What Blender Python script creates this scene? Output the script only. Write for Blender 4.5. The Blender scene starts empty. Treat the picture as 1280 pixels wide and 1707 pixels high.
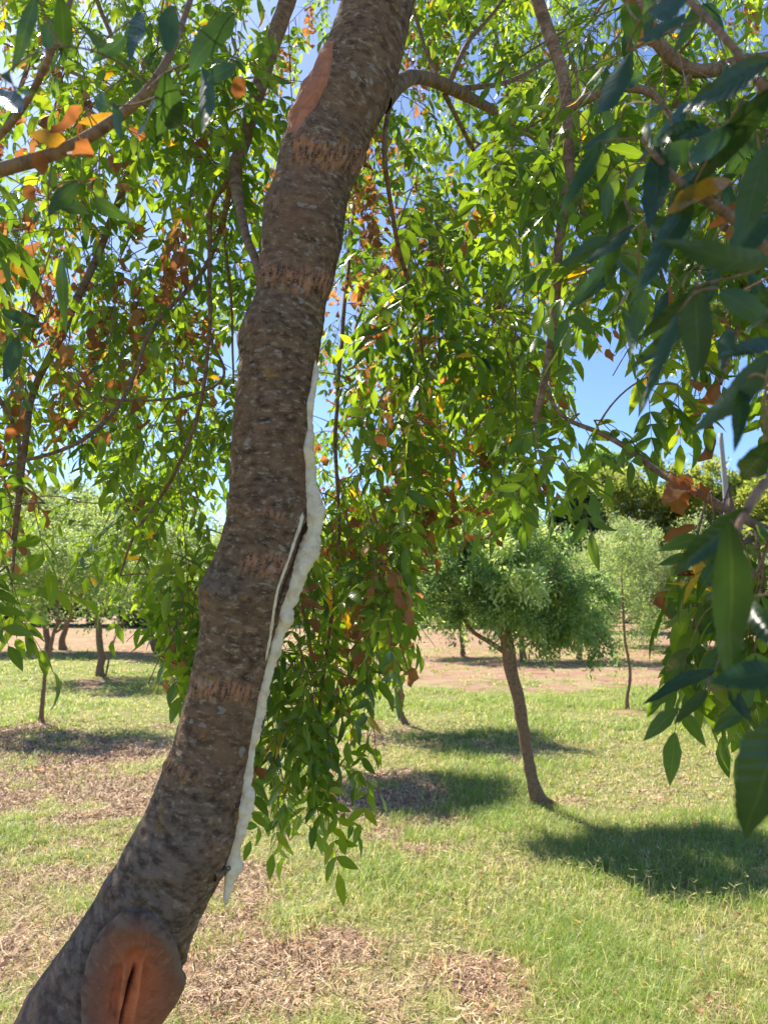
import bpy, math
import numpy as np
from mathutils import Vector
rng = np.random.default_rng(7)
R = math.radians
SC = bpy.context.scene
COL = SC.collection

# ------------------------------------------------------------------ camera, sky, sun, exposure
EYE = 1.6
TANP = 0.1145
PITCH = math.atan(TANP)
cam = bpy.data.cameras.new('camera'); camo = bpy.data.objects.new('camera', cam); COL.objects.link(camo)
camo.location = (0, 0, EYE); camo.rotation_euler = (R(90) + PITCH, 0, 0)
cam.sensor_fit = 'HORIZONTAL'; cam.sensor_width = 36; cam.lens = 36
cam.clip_start = 0.05; cam.clip_end = 2000
cam.dof.use_dof = True; cam.dof.focus_distance = 1.35; cam.dof.aperture_fstop = 14
SC.camera = camo
SUN_EL = 50.0
SUN_AZ = -36.0                                   # degrees from straight ahead, to the left
sx, sy = math.sin(R(SUN_AZ)), math.cos(R(SUN_AZ))
SUN = Vector((sx * math.cos(R(SUN_EL)), sy * math.cos(R(SUN_EL)), math.sin(R(SUN_EL))))
w = bpy.data.worlds.new('World'); SC.world = w; w.use_nodes = True
nt = w.node_tree; nt.nodes.clear()
sk = nt.nodes.new('ShaderNodeTexSky'); sk.sky_type = 'NISHITA'; sk.sun_disc = False
sk.sun_elevation = R(SUN_EL); sk.sun_rotation = R(SUN_AZ)
sk.air_density = 0.5; sk.dust_density = 0.4; sk.ozone_density = 6.2
bg = nt.nodes.new('ShaderNodeBackground'); bg.inputs[1].default_value = 0.14
wo = nt.nodes.new('ShaderNodeOutputWorld')
nt.links.new(sk.outputs[0], bg.inputs[0]); nt.links.new(bg.outputs[0], wo.inputs[0])
sl = bpy.data.lights.new('sun', 'SUN'); sl.energy = 5.0; sl.angle = R(0.6); sl.color = (1.0, 0.93, 0.80)
so = bpy.data.objects.new('sun', sl); COL.objects.link(so)
so.rotation_euler = SUN.to_track_quat('Z', 'Y').to_euler()
SC.view_settings.view_transform = 'Standard'; SC.view_settings.look = 'None'
SC.view_settings.exposure = 1.2; SC.view_settings.gamma = 1
SC.cycles.max_bounces = 8; SC.cycles.transmission_bounces = 6; SC.cycles.diffuse_bounces = 5
SC.cycles.sample_clamp_indirect = 6

# ------------------------------------------------------------------ helpers
FWD = np.array((0, math.cos(PITCH), math.sin(PITCH))); UPV = np.array((0, -math.sin(PITCH), math.cos(PITCH)))
def P(px, py, d):
    """point at ground distance d (world y) in the direction of reference coordinates px, py"""
    u = (px - 640) / 1280.; v = (853.5 - py) / 1280.
    r = np.array((u, 0, 0)) + v * UPV + FWD
    return np.array((0, 0, EYE)) + r * (d / r[1])
def proj(p):
    q = np.asarray(p) - np.array((0, 0, EYE))
    z = np.maximum(q @ FWD, 1e-3)
    return 640 + 1280 * q[..., 0] / z, 853.5 - 1280 * (q @ UPV) / z
def G(px, py):
    """point on flat ground"""
    u = (px - 640) / 1280.; v = (853.5 - py) / 1280.
    r = np.array((u, 0, 0)) + v * UPV + FWD
    return np.array((0, 0, EYE)) + r * (EYE / -r[2])
def nrm(v):
    v = np.asarray(v, float); return v / np.maximum(np.linalg.norm(v, axis=-1, keepdims=True), 1e-9)
_perm = np.random.default_rng(3).random((64, 64, 64))
def vnoise(p):
    p = np.asarray(p, float); i = np.floor(p).astype(int); f = p - i; f = f * f * (3 - 2 * f); o = 0
    for a in (0, 1):
        for b in (0, 1):
            for c in (0, 1):
                wt = (f[..., 0] if a else 1 - f[..., 0]) * (f[..., 1] if b else 1 - f[..., 1]) * (f[..., 2] if c else 1 - f[..., 2])
                o = o + wt * _perm[(i[..., 0] + a) % 64, (i[..., 1] + b) % 64, (i[..., 2] + c) % 64]
    return o * 2 - 1
def fbm(p, n=4):
    p = np.asarray(p, float); o = 0; a = 1.; s = 0
    for k in range(n):
        o = o + a * vnoise(p * 2 ** k + 17.3 * k); s += a; a *= .5
    return o / s
def vec3(a, b, c=0.):
    a, b, c = np.broadcast_arrays(a, b, c); return np.stack([a, b, c], -1).astype(float)

def mesh_obj(name, V, F, mat, parent=None, attrs=None, smooth=True, mats=None):
    """V (n,3); F list of index arrays (m,3) or (m,4)"""
    me = bpy.data.meshes.new(name)
    F = [np.asarray(f, np.int32) for f in F if len(f)]
    V = np.asarray(V, np.float32)
    loops = np.concatenate([f.ravel() for f in F]); sizes = np.concatenate([np.full(len(f), f.shape[1], np.int32) for f in F])
    me.vertices.add(len(V)); me.vertices.foreach_set('co', V.ravel())
    me.loops.add(len(loops)); me.loops.foreach_set('vertex_index', loops)
    me.polygons.add(len(sizes)); st = np.concatenate([[0], np.cumsum(sizes)[:-1]]).astype(np.int32)
    me.polygons.foreach_set('loop_start', st); me.polygons.foreach_set('loop_total', sizes)
    if smooth: me.polygons.foreach_set('use_smooth', np.ones(len(sizes), bool))
    me.update(calc_edges=True)
    for k, (ty, a) in (attrs or {}).items():
        at = me.attributes.new(k, ty, 'POINT'); a = np.asarray(a, np.float32)
        if ty == 'FLOAT': at.data.foreach_set('value', a.ravel())
        elif ty == 'FLOAT_VECTOR': at.data.foreach_set('vector', a.ravel())
        elif ty == 'FLOAT_COLOR':
            at.data.foreach_set('color', np.concatenate([a, np.ones((len(a), 1), np.float32)], 1).ravel())
    me.materials.append(mat)
    o = bpy.data.objects.new(name, me); COL.objects.link(o)
    if parent is not None:
        o.parent = parent
        if parent.parent is None: o.location = -parent.location
    return o
def thing(name, label, cat, loc, group=None):
    o = bpy.data.objects.new(name, None); COL.objects.link(o); o.location = loc; o.empty_display_size = .1
    o['label'] = label; o['category'] = cat
    if group: o['group'] = group
    return o

# ---- tubes, batched
def frames(T):
    """T (N,K,3) tangents -> two normals"""
    ref = np.where(np.abs(T[:, :1, 2:3]) > .85, np.array((1., 0, 0)), np.array((0, 0, 1.)))
    a = nrm(np.cross(T, np.broadcast_to(ref, T.shape))); b = np.cross(T, a); return a, b
def tubes(Pt, Rd, sides=5):
    """Pt (N,K,3), Rd (N,K) -> V, F, bark coords"""
    Pt = np.asarray(Pt, float); Rd = np.asarray(Rd, float); N, K, _ = Pt.shape
    T = nrm(np.gradient(Pt, axis=1)); a, b = frames(T)
    th = np.arange(sides) * 2 * math.pi / sides
    V = Pt[:, :, None] + Rd[:, :, None, None] * (np.cos(th)[:, None] * a[:, :, None] + np.sin(th)[:, None] * b[:, :, None])
    s = np.concatenate([np.zeros((N, 1)), np.cumsum(np.linalg.norm(np.diff(Pt, axis=1), axis=2), 1)], 1)
    bc = np.stack(np.broadcast_arrays(Rd[:, :, None] * np.cos(th), Rd[:, :, None] * np.sin(th), s[:, :, None]), -1) + np.arange(N)[:, None, None, None] * np.array((0, 0, .37))
    idx = np.arange(N * K * sides).reshape(N, K, sides)
    q = np.stack([idx[:, :-1], np.roll(idx, -1, 2)[:, :-1], np.roll(idx, -1, 2)[:, 1:], idx[:, 1:]], -1).reshape(-1, 4)
    return V.reshape(-1, 3), q, bc.reshape(-1, 3)
def spline(pts, rad, n):
    """smooth resample of polyline"""
    pts = np.asarray(pts, float); rad = np.asarray(rad, float)
    ext = np.vstack([2 * pts[0] - pts[1], pts, 2 * pts[-1] - pts[-2]]); m = len(pts)
    u = np.linspace(0, m - 1 - 1e-6, n); i = u.astype(int); f = (u - i)[:, None]
    p0, p1, p2, p3 = ext[i], ext[i + 1], ext[i + 2], ext[i + 3]
    o = .5 * ((2 * p1) + (-p0 + p2) * f + (2 * p0 - 5 * p1 + 4 * p2 - p3) * f ** 2 + (-p0 + 3 * p1 - 3 * p2 + p3) * f ** 3)
    return o, np.interp(u, np.arange(m), rad)

# ---- leaves, batched
def serrate(t, ns, amp):
    ph = (t * ns) % 1.; return 1 + amp * (ph - .5)
def leaf_template(lv):
    if lv == 0: t = np.array([0, .12, .35, .6, .82, 1]); w = np.array([0, .5, 1, .86, .45, 0]); cols = 3
    elif lv == 1:
        t = np.linspace(0, 1, 34); w = np.sin(math.pi * t ** .82) ** .85 * (1 - .25 * t); w = w / w.max() * serrate(t, 14, .12); w[0] = w[-1] = 0; cols = 5
    return t, w, cols
def leaves(O, D, Nn, L, W, curl, lv=0, twist=None, crumple=0.):
    """returns V, [F], leafco (along, across, rnd)"""
    t, wd, cols = leaf_template(lv); N = len(O)
    D = nrm(D); S = nrm(np.cross(D, Nn)); Nn = np.cross(S, D)
    ss = np.linspace(-1, 1, cols)
    L = L[:, None, None]; W = W[:, None, None]; cu = curl[:, None, None]
    tt = t[None, :, None]; ww = wd[None, :, None]; s = ss[None, None, :]
    # arc bend
    a = cu * tt
    al = np.where(np.abs(cu) < 1e-3, tt, np.sin(a) / np.where(np.abs(cu) < 1e-3, 1, cu)); dn = np.where(np.abs(cu) < 1e-3, 0, (1 - np.cos(a)) / np.where(np.abs(cu) < 1e-3, 1, cu))
    al = np.broadcast_to(al * L, (N, len(t), cols)); lat = s * ww * W
    wav = .10 * W * np.sin(tt * 11 + np.arange(N)[:, None, None]) * np.abs(s) if lv else 0.
    up = .28 * np.abs(s) * ww * W - dn * L + wav
    tw = (twist if twist is not None else np.zeros(N))[:, None, None] * tt
    lat2 = lat * np.cos(tw) - .0 * up; up2 = up + lat * np.sin(tw)
    V = O[:, None, None] + al[..., None] * D[:, None, None] + lat2[..., None] * S[:, None, None] + up2[..., None] * Nn[:, None, None]
    if crumple: V = V + crumple * W[..., None] * np.stack([fbm(V * 55 + q, 2) for q in (0, 31, 62)], -1)
    K = len(t); idx = np.arange(N * K * cols).reshape(N, K, cols)
    F = np.stack([idx[:, :-1, :-1], idx[:, :-1, 1:], idx[:, 1:, 1:], idx[:, 1:, :-1]], -1).reshape(-1, 4)
    lc = np.stack(np.broadcast_arrays(tt, s, np.arange(N)[:, None, None] * .137 % 1.), -1)
    return V.reshape(-1, 3), F, np.broadcast_to(lc, (N, K, cols, 3)).reshape(-1, 3), K * cols

def tinyleaves(O, D, Nn, L, W):
    D = nrm(D); S = nrm(np.cross(D, Nn)); Nn = np.cross(S, D); N = len(O)
    L = L[:, None]; W = W[:, None]
    V = np.stack([O, O + D * L * .45 + S * W + Nn * W * .35, O + D * L, O + D * L * .45 - S * W + Nn * W * .35], 1)
    i = np.arange(N)[:, None] * 4
    return V.reshape(-1, 3), np.concatenate([i + [0, 2, 1], i + [0, 3, 2]])

# ------------------------------------------------------------------ materials
class NB:
    def __init__(s, name):
        s.m = bpy.data.materials.new(name); s.m.use_nodes = True; s.t = s.m.node_tree; s.t.nodes.clear()
        s.out = s.n('ShaderNodeOutputMaterial')
    def n(s, ty, **k):
        x = s.t.nodes.new(ty)
        for a, b in k.items(): setattr(x, a, b)
        return x
    def l(s, a, b): s.t.links.new(a, b)
    def set(s, sock, v):
        if isinstance(v, bpy.types.NodeSocket): s.l(v, sock)
        elif isinstance(v, (tuple, list)) and len(v) == 3 and sock.type == 'RGBA': sock.default_value = (*v, 1)
        else: sock.default_value = v
    def attr(s, name, out='Color'):
        return s.n('ShaderNodeAttribute', attribute_name=name).outputs[out]
    def noise(s, vec, scale, detail=4, rough=.55, out='Fac', dist=0.):
        x = s.n('ShaderNodeTexNoise'); s.set(x.inputs['Scale'], scale); x.inputs['Detail'].default_value = detail
        x.inputs['Roughness'].default_value = rough; x.inputs['Distortion'].default_value = dist
        if vec is not None: s.l(vec, x.inputs['Vector'])
        return x.outputs[out]
    def mix(s, f, a, b, mode='MIX'):
        x = s.n('ShaderNodeMix', data_type='RGBA', blend_type=mode); s.set(x.inputs[0], f); s.set(x.inputs[6], a); s.set(x.inputs[7], b); return x.outputs[2]
    def math(s, op, a, b=0., c=0., clamp=False):
        x = s.n('ShaderNodeMath', operation=op, use_clamp=clamp); s.set(x.inputs[0], a); s.set(x.inputs[1], b); s.set(x.inputs[2], c); return x.outputs[0]
    def ramp(s, f, lo, hi):
        x = s.n('ShaderNodeMapRange', interpolation_type='SMOOTHSTEP'); s.set(x.inputs[0], f); x.inputs[1].default_value = lo; x.inputs[2].default_value = hi; return x.outputs[0]
    def vmul(s, v, m):
        x = s.n('ShaderNodeVectorMath', operation='MULTIPLY'); s.l(v, x.inputs[0]); x.inputs[1].default_value = m; return x.outputs[0]
    def coord(s, o='Object'): return s.n('ShaderNodeTexCoord').outputs[o]
    def bsdf(s, col, rough=.6, normal=None, **k):
        b = s.n('ShaderNodeBsdfPrincipled'); s.set(b.inputs['Base Color'], col); s.set(b.inputs['Roughness'], rough)
        for a, v in k.items(): s.set(b.inputs[a.replace('_', ' ')], v)
        if normal is not None: s.l(normal, b.inputs['Normal'])
        return b.outputs[0]
    def bump(s, h, st, dist=.01, normal=None):
        b = s.n('ShaderNodeBump'); b.inputs['Strength'].default_value = st; b.inputs['Distance'].default_value = dist; s.l(h, b.inputs['Height'])
        if normal is not None: s.l(normal, b.inputs['Normal'])
        return b.outputs[0]
    def done(s, sh): s.l(sh, s.out.inputs['Surface']); return s.m

def leaf_material(name, gain, rough, trans=.5, back=(.11, .17, .07), ribs=.4):
    b = NB(name); col = b.attr('tint'); lc = b.attr('leafco', 'Vector')
    sp = b.n('ShaderNodeSeparateXYZ'); b.l(lc, sp.inputs[0])
    ac = b.math('ABSOLUTE', sp.outputs[1])
    rib = b.math('SUBTRACT', 1., b.ramp(ac, .01, .07))
    ph = b.math('MULTIPLY_ADD', ac, -5., b.math('MULTIPLY', sp.outputs[0], 62.))
    vein = b.math('MULTIPLY', b.math('SINE', ph), .5)
    n = b.noise(b.coord(), 140., 3)
    c1 = b.mix(b.math('MULTIPLY', n, .5), col, b.mix(.5, col, (.03, .06, .01)))
    c1 = b.mix(b.math('MULTIPLY', rib, ribs), c1, b.mix(.4, col, (.25, .30, .12)))
    geo = b.n('ShaderNodeNewGeometry'); bf = geo.outputs['Backfacing']
    c2 = b.mix(b.math('MULTIPLY', bf, .45), c1, back)
    nm = b.bump(vein, .25, .0006)
    pr = b.bsdf(c2, b.math('MULTIPLY_ADD', bf, .25, rough), nm)
    tr = b.n('ShaderNodeBsdfTranslucent')
    b.l(b.mix(1., c1, gain, 'MULTIPLY'), tr.inputs[0])
    mx = b.n('ShaderNodeMixShader'); b.set(mx.inputs[0], trans); b.l(pr, mx.inputs[1]); b.l(tr.outputs[0], mx.inputs[2])
    return b.done(mx.outputs[0])
M_LEAF = leaf_material('ash leaf', (6.6, 4.7, 1.1), .28, .5)
M_NEAR = leaf_material('shade-darkened broad ash leaf', (5.0, 4.0, 1.2), .27, .3, (.07, .13, .08), .22)  # near leaves: darker, less translucent leaf copy with shade put into the colour
M_DRY = leaf_material('withered leaf', (1.9, 1.7, 1.2), .55, .45, (.28, .16, .08))

def far_leaf_material(name, gain=(3.2, 3.0, 1.5), rough=.45):
    b = NB(name); col = b.attr('tint')
    pr = b.bsdf(col, rough)
    tr = b.n('ShaderNodeBsdfTranslucent'); b.l(b.mix(1., col, gain, 'MULTIPLY'), tr.inputs[0])
    mx = b.n('ShaderNodeMixShader'); mx.inputs[0].default_value = .4; b.l(pr, mx.inputs[1]); b.l(tr.outputs[0], mx.inputs[2])
    return b.done(mx.outputs[0])
M_FAR = far_leaf_material('distant leaf')
M_GRASS = far_leaf_material('grass blade', (1.9, 1.8, 1.3), .5)

def bark_material(name, dark=(.066, .037, .023), mid=(.245, .143, .086), pale=(.54, .40, .27), big=False):
    b = NB(name); co = b.attr('barkco', 'Vector')
    st = b.vmul(co, (1, 1, 1.9))
    n1 = b.noise(st, 48., 7, .62); n2 = b.noise(b.vmul(co, (1, 1, 2.0)), 70., 6, .7); n5 = b.noise(b.vmul(co, (1, 1, 1.4)), 260., 4, .7); n3 = b.noise(co, 9., 4, .6); n4 = b.noise(b.vmul(co, (1, 1, 1.5)), 20., 4, .6)
    c = b.mix(b.ramp(n1, .30, .62), dark, mid)
    c = b.mix(b.math('MULTIPLY', b.ramp(n4, .48, .68), .2), c, dark); c = b.mix(b.math('MULTIPLY', b.ramp(n2, .50, .70), .75), c, pale); c = b.mix(b.math('MULTIPLY', b.ramp(n5, .5, .7), .35), c, dark); c = b.mix(b.math('MULTIPLY', b.ramp(n5, .42, .25), .0), c, pale)
    c = b.mix(b.math('MULTIPLY', b.ramp(n3, .45, .70), .5), c, (.27, .13, .07))
    h = b.math('MULTIPLY_ADD', n5, .35, b.math('MULTIPLY_ADD', n2, .5, n1))
    if big:
        scar = b.attr('scar', 'Fac'); fis = b.noise(b.vmul(co, (1, 1, .35)), 190., 4, .6)
        grain = b.noise(co, 420., 3, .6)
        sc = b.mix(b.ramp(fis, .38, .62), (.07, .026, .016), (.56, .24, .12))
        sc = b.mix(b.ramp(grain, .40, .7), sc, (.40, .24, .15))
        c = b.mix(b.math('MULTIPLY', scar, b.ramp(n1, .28, .5)), c, sc)
        li = b.ramp(b.noise(co, 26., 3, .6, dist=.4), .645, .69)
        lif = b.math('MULTIPLY', li, b.ramp(grain, .35, .6))
        c = b.mix(b.math('MULTIPLY', lif, .8), c, (.38, .19, .025))
        ps = b.ramp(b.noise(b.vmul(co, (1, 1, 1.6)), 52., 2, .4), .66, .70)
        c = b.mix(b.math('MULTIPLY', ps, .5), c, (.42, .38, .34))
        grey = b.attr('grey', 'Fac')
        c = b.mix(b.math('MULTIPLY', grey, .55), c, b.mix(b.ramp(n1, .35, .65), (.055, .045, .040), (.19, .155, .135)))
        c = b.mix(b.math('MULTIPLY', b.attr('crack', 'Fac'), .9), c, (.07, .03, .018))
        h = b.math('MULTIPLY_ADD', fis, b.math('MULTIPLY', scar, 1.5), b.math('MULTIPLY_ADD', grain, .35, h))
    return b.done(b.bsdf(c, .85, b.bump(h, .65, .003), Specular_IOR_Level=.2))
M_BARK = bark_material('ash bark', big=True)
M_TWIG = bark_material('branch bark', (.13, .078, .048), (.34, .20, .12), (.50, .38, .28))
M_FBARK = bark_material('distant bark', (.09, .055, .035), (.30, .18, .105), (.42, .30, .20))

def wood_material(name, c0, c1, c2, rim=False):
    b = NB(name); co = b.attr('woodco', 'Vector')
    sp = b.n('ShaderNodeSeparateXYZ'); b.l(co, sp.inputs[0])
    n = b.noise(b.vmul(co, (13., 1.6, 1)), 1., 5, .6, dist=.9); n2 = b.noise(b.attr('barkco', 'Vector'), 60., 5)
    fine = b.noise(b.vmul(co, (45., 3.5, 1)), 1., 3, .6, dist=1.2)
    c = b.mix(b.ramp(sp.outputs[2], .15, .75), c0, c1)
    c = b.mix(b.math('MULTIPLY', b.ramp(n, .52, .7), .5), c, c2)
    c = b.mix(b.math('MULTIPLY', b.ramp(n2, .45, .7), .35), c, (.07, .03, .02))
    c = b.mix(b.math('MULTIPLY', b.ramp(fine, .56, .75), .3), c, (.55, .36, .24))
    if rim:
        rm = b.math('MULTIPLY', b.ramp(b.math('ADD', sp.outputs[2], b.math('MULTIPLY', n2, .25)), .84, 1.06), .85); c = b.mix(rm, c, b.mix(b.ramp(n2, .35, .6), (.07, .042, .028), (.24, .15, .10)))
    dk = b.attr('hollow', 'Fac'); c = b.mix(dk, c, (.015, .006, .004))
    return b.done(b.bsdf(c, .75, b.bump(b.math('MULTIPLY_ADD', fine, .5, n), .55, .002), Specular_IOR_Level=.3))
M_WOUND = wood_material('healed cut wood', (.80, .22, .08), (.27, .10, .058), (.46, .23, .13), True)
M_TEAR = wood_material('stripped wood', (.60, .20, .10), (.46, .17, .095), (.60, .30, .17))

b = NB('dried sap'); n = b.noise(b.coord(), 70., 4); n2 = b.noise(b.coord(), 260., 3)
c = b.mix(b.ramp(n, .4, .7), (.97, .79, .56), (.80, .58, .37)); c = b.mix(b.math('MULTIPLY', b.ramp(n2, .62, .72), .35), c, (.42, .30, .2))
sh = b.bsdf(c, .55, b.bump(b.math('MULTIPLY_ADD', n2, .4, n), .5, .004)); sh.node.inputs['Subsurface Weight'].default_value = .12
sh.node.inputs['Subsurface Radius'].default_value = (.01, .007, .004); M_SAP = b.done(sh)

b = NB('soil and turf'); co = b.coord(); dirt = b.attr('dirt', 'Fac'); green = b.attr('green', 'Fac')
n1 = b.noise(co, 2.2, 6, .6); n2 = b.noise(co, 28., 6, .7); n3 = b.noise(b.vmul(co, (1, 1, 1)), 110., 4, .7)
so_ = b.mix(b.ramp(n2, .3, .7), (.23, .125, .082), (.44, .27, .185)); so_ = b.mix(b.math('MULTIPLY', b.ramp(n1, .4, .65), .5), so_, (.45, .30, .22))
so_ = b.mix(b.math('MULTIPLY', b.ramp(n3, .5, .7), .5), so_, (.52, .40, .27))
n4 = b.noise(co, .55, 5, .65); so_ = b.mix(b.math('MULTIPLY', b.ramp(n4, .46, .58), .85), so_, b.mix(n2, (.24, .19, .09), (.48, .40, .22))); so_ = b.mix(b.math('MULTIPLY', b.ramp(b.noise(co, 1.3, 5, .7), .53, .64), .7), so_, (.17, .09, .06))
tf = b.mix(b.ramp(n2, .3, .7), (.13, .15, .045), (.26, .29, .09)); tf = b.mix(b.ramp(n3, .45, .7), tf, (.36, .33, .16))
f = b.ramp(b.math('ADD', dirt, b.math('MULTIPLY', b.math('SUBTRACT', n2, .5), .9)), .35, .65)
c = b.mix(f, tf, so_)
M_GROUND = b.done(b.bsdf(c, .95, b.bump(b.math('MULTIPLY_ADD', n3, .4, n2), 1., .03), Specular_IOR_Level=.1))
b = NB('straw litter'); M_STRAW = b.done(b.bsdf(b.attr('tint'), .8))
b = NB('weathered pole'); n = b.noise(b.vmul(b.coord(), (6, 6, .5)), 6., 4)
M_POLE = b.done(b.bsdf(b.mix(n, (.22, .2, .18), (.42, .40, .37)), .8))
b = NB('cable'); M_WIRE = b.done(b.bsdf((.25, .25, .25), .6))

# ------------------------------------------------------------------ ground
def ell(px, py, rx, ry):
    g = G(px, py); d = g[1]; return g[0], d, rx / 1280 * d, ry * d * d / (1280 * EYE)
DIRT = [(*ell(*a), s) for a, s in [((50, 1325, 120, 45), .75), ((200, 1240, 120, 45), .95), ((210, 1330, 120, 40), .8), ((20, 1230, 70, 30), .6), ((400, 1480, 90, 60), .8),
        ((450, 1625, 150, 55), .85), ((350, 1690, 70, 40), .8), ((720, 1350, 130, 62), 1.15), ((620, 1290, 70, 40), .9), ((825, 1650, 60, 45), .75), ((560, 1560, 60, 25), .5), ((1215, 1690, 60, 30), .8),
        ((1180, 1520, 90, 35), .55), ((930, 1340, 60, 14), 1.), ((80, 1440, 110, 40), .65), ((40, 1580, 60, 50), .5), ((760, 1180, 100, 8), .5), ((680, 1215, 50, 12), .9), ((1047, 1182, 40, 7), .9),
        ((70, 1205, 40, 12), .9), ((170, 1128, 50, 8), .9), ((1000, 1195, 90, 9), .4), ((560, 1450, 50, 20), .3)]]
def dirt_at(x, y):
    p = vec3(x, y)
    v = .17 + .55 * fbm(p * .9 + 5, 4) + .50 * fbm(p * 4.5, 4)
    v = v + np.clip((-x / np.maximum(y, .5) - .08) * 1.1, 0, .12) * (y < 9)
    wobb = np.clip(.75 + 1.5 * fbm(p * 2.6 + 9, 4), .05, 1.6)
    for cx, cy, rx, ry, s in DIRT:
        q = ((x - cx) / rx) ** 2 + ((y - cy) / ry) ** 2
        v = v + s * .62 * np.exp(-q * .9) * wobb
    u = x / np.maximum(y, 1)
    edge = np.where(u < -.1, 20., 14.) + 2.6 * fbm(p * .45, 4)
    far = np.clip((y - edge) / 2.2, 0, 1)
    return v * (1 - .4 * ((y > 9) & (y < 12.5) & (u > 0))) + far * .8
def height(x, y):
    p = vec3(x, y)
    return .035 * fbm(p * .6, 3) + .012 * fbm(p * 3., 3)
n = 620
a = np.linspace(-1, 1, n); X = 9 * np.sinh(a * 4.9) / np.sinh(4.9) * 45 + 0; Yv = np.linspace(-1, 1, n); Yg = 5.5 + 395 * np.sinh(Yv * 4.9) / np.sinh(4.9)
gx, gy = np.meshgrid(X, Yg, indexing='ij'); gz = height(gx, gy) * np.clip(30 / np.maximum(np.hypot(gx, gy), 30), 0, 1)
D_ = dirt_at(gx, gy); D_ = np.where(gy > 60, .75, D_)
gz = gz + np.clip(D_, 0, 1) * 0.012 * fbm(vec3(gx * 9, gy * 9), 3) * (gy < 14)
idx = np.arange(n * n).reshape(n, n)
F = np.stack([idx[:-1, :-1], idx[1:, :-1], idx[1:, 1:], idx[:-1, 1:]], -1).reshape(-1, 4)
g = mesh_obj('ground', np.stack([gx, gy, gz], -1).reshape(-1, 3), [F], M_GROUND, attrs={'dirt': ('FLOAT', D_.ravel()), 'green': ('FLOAT', D_.ravel() * 0)})
g['kind'] = 'structure'

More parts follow.
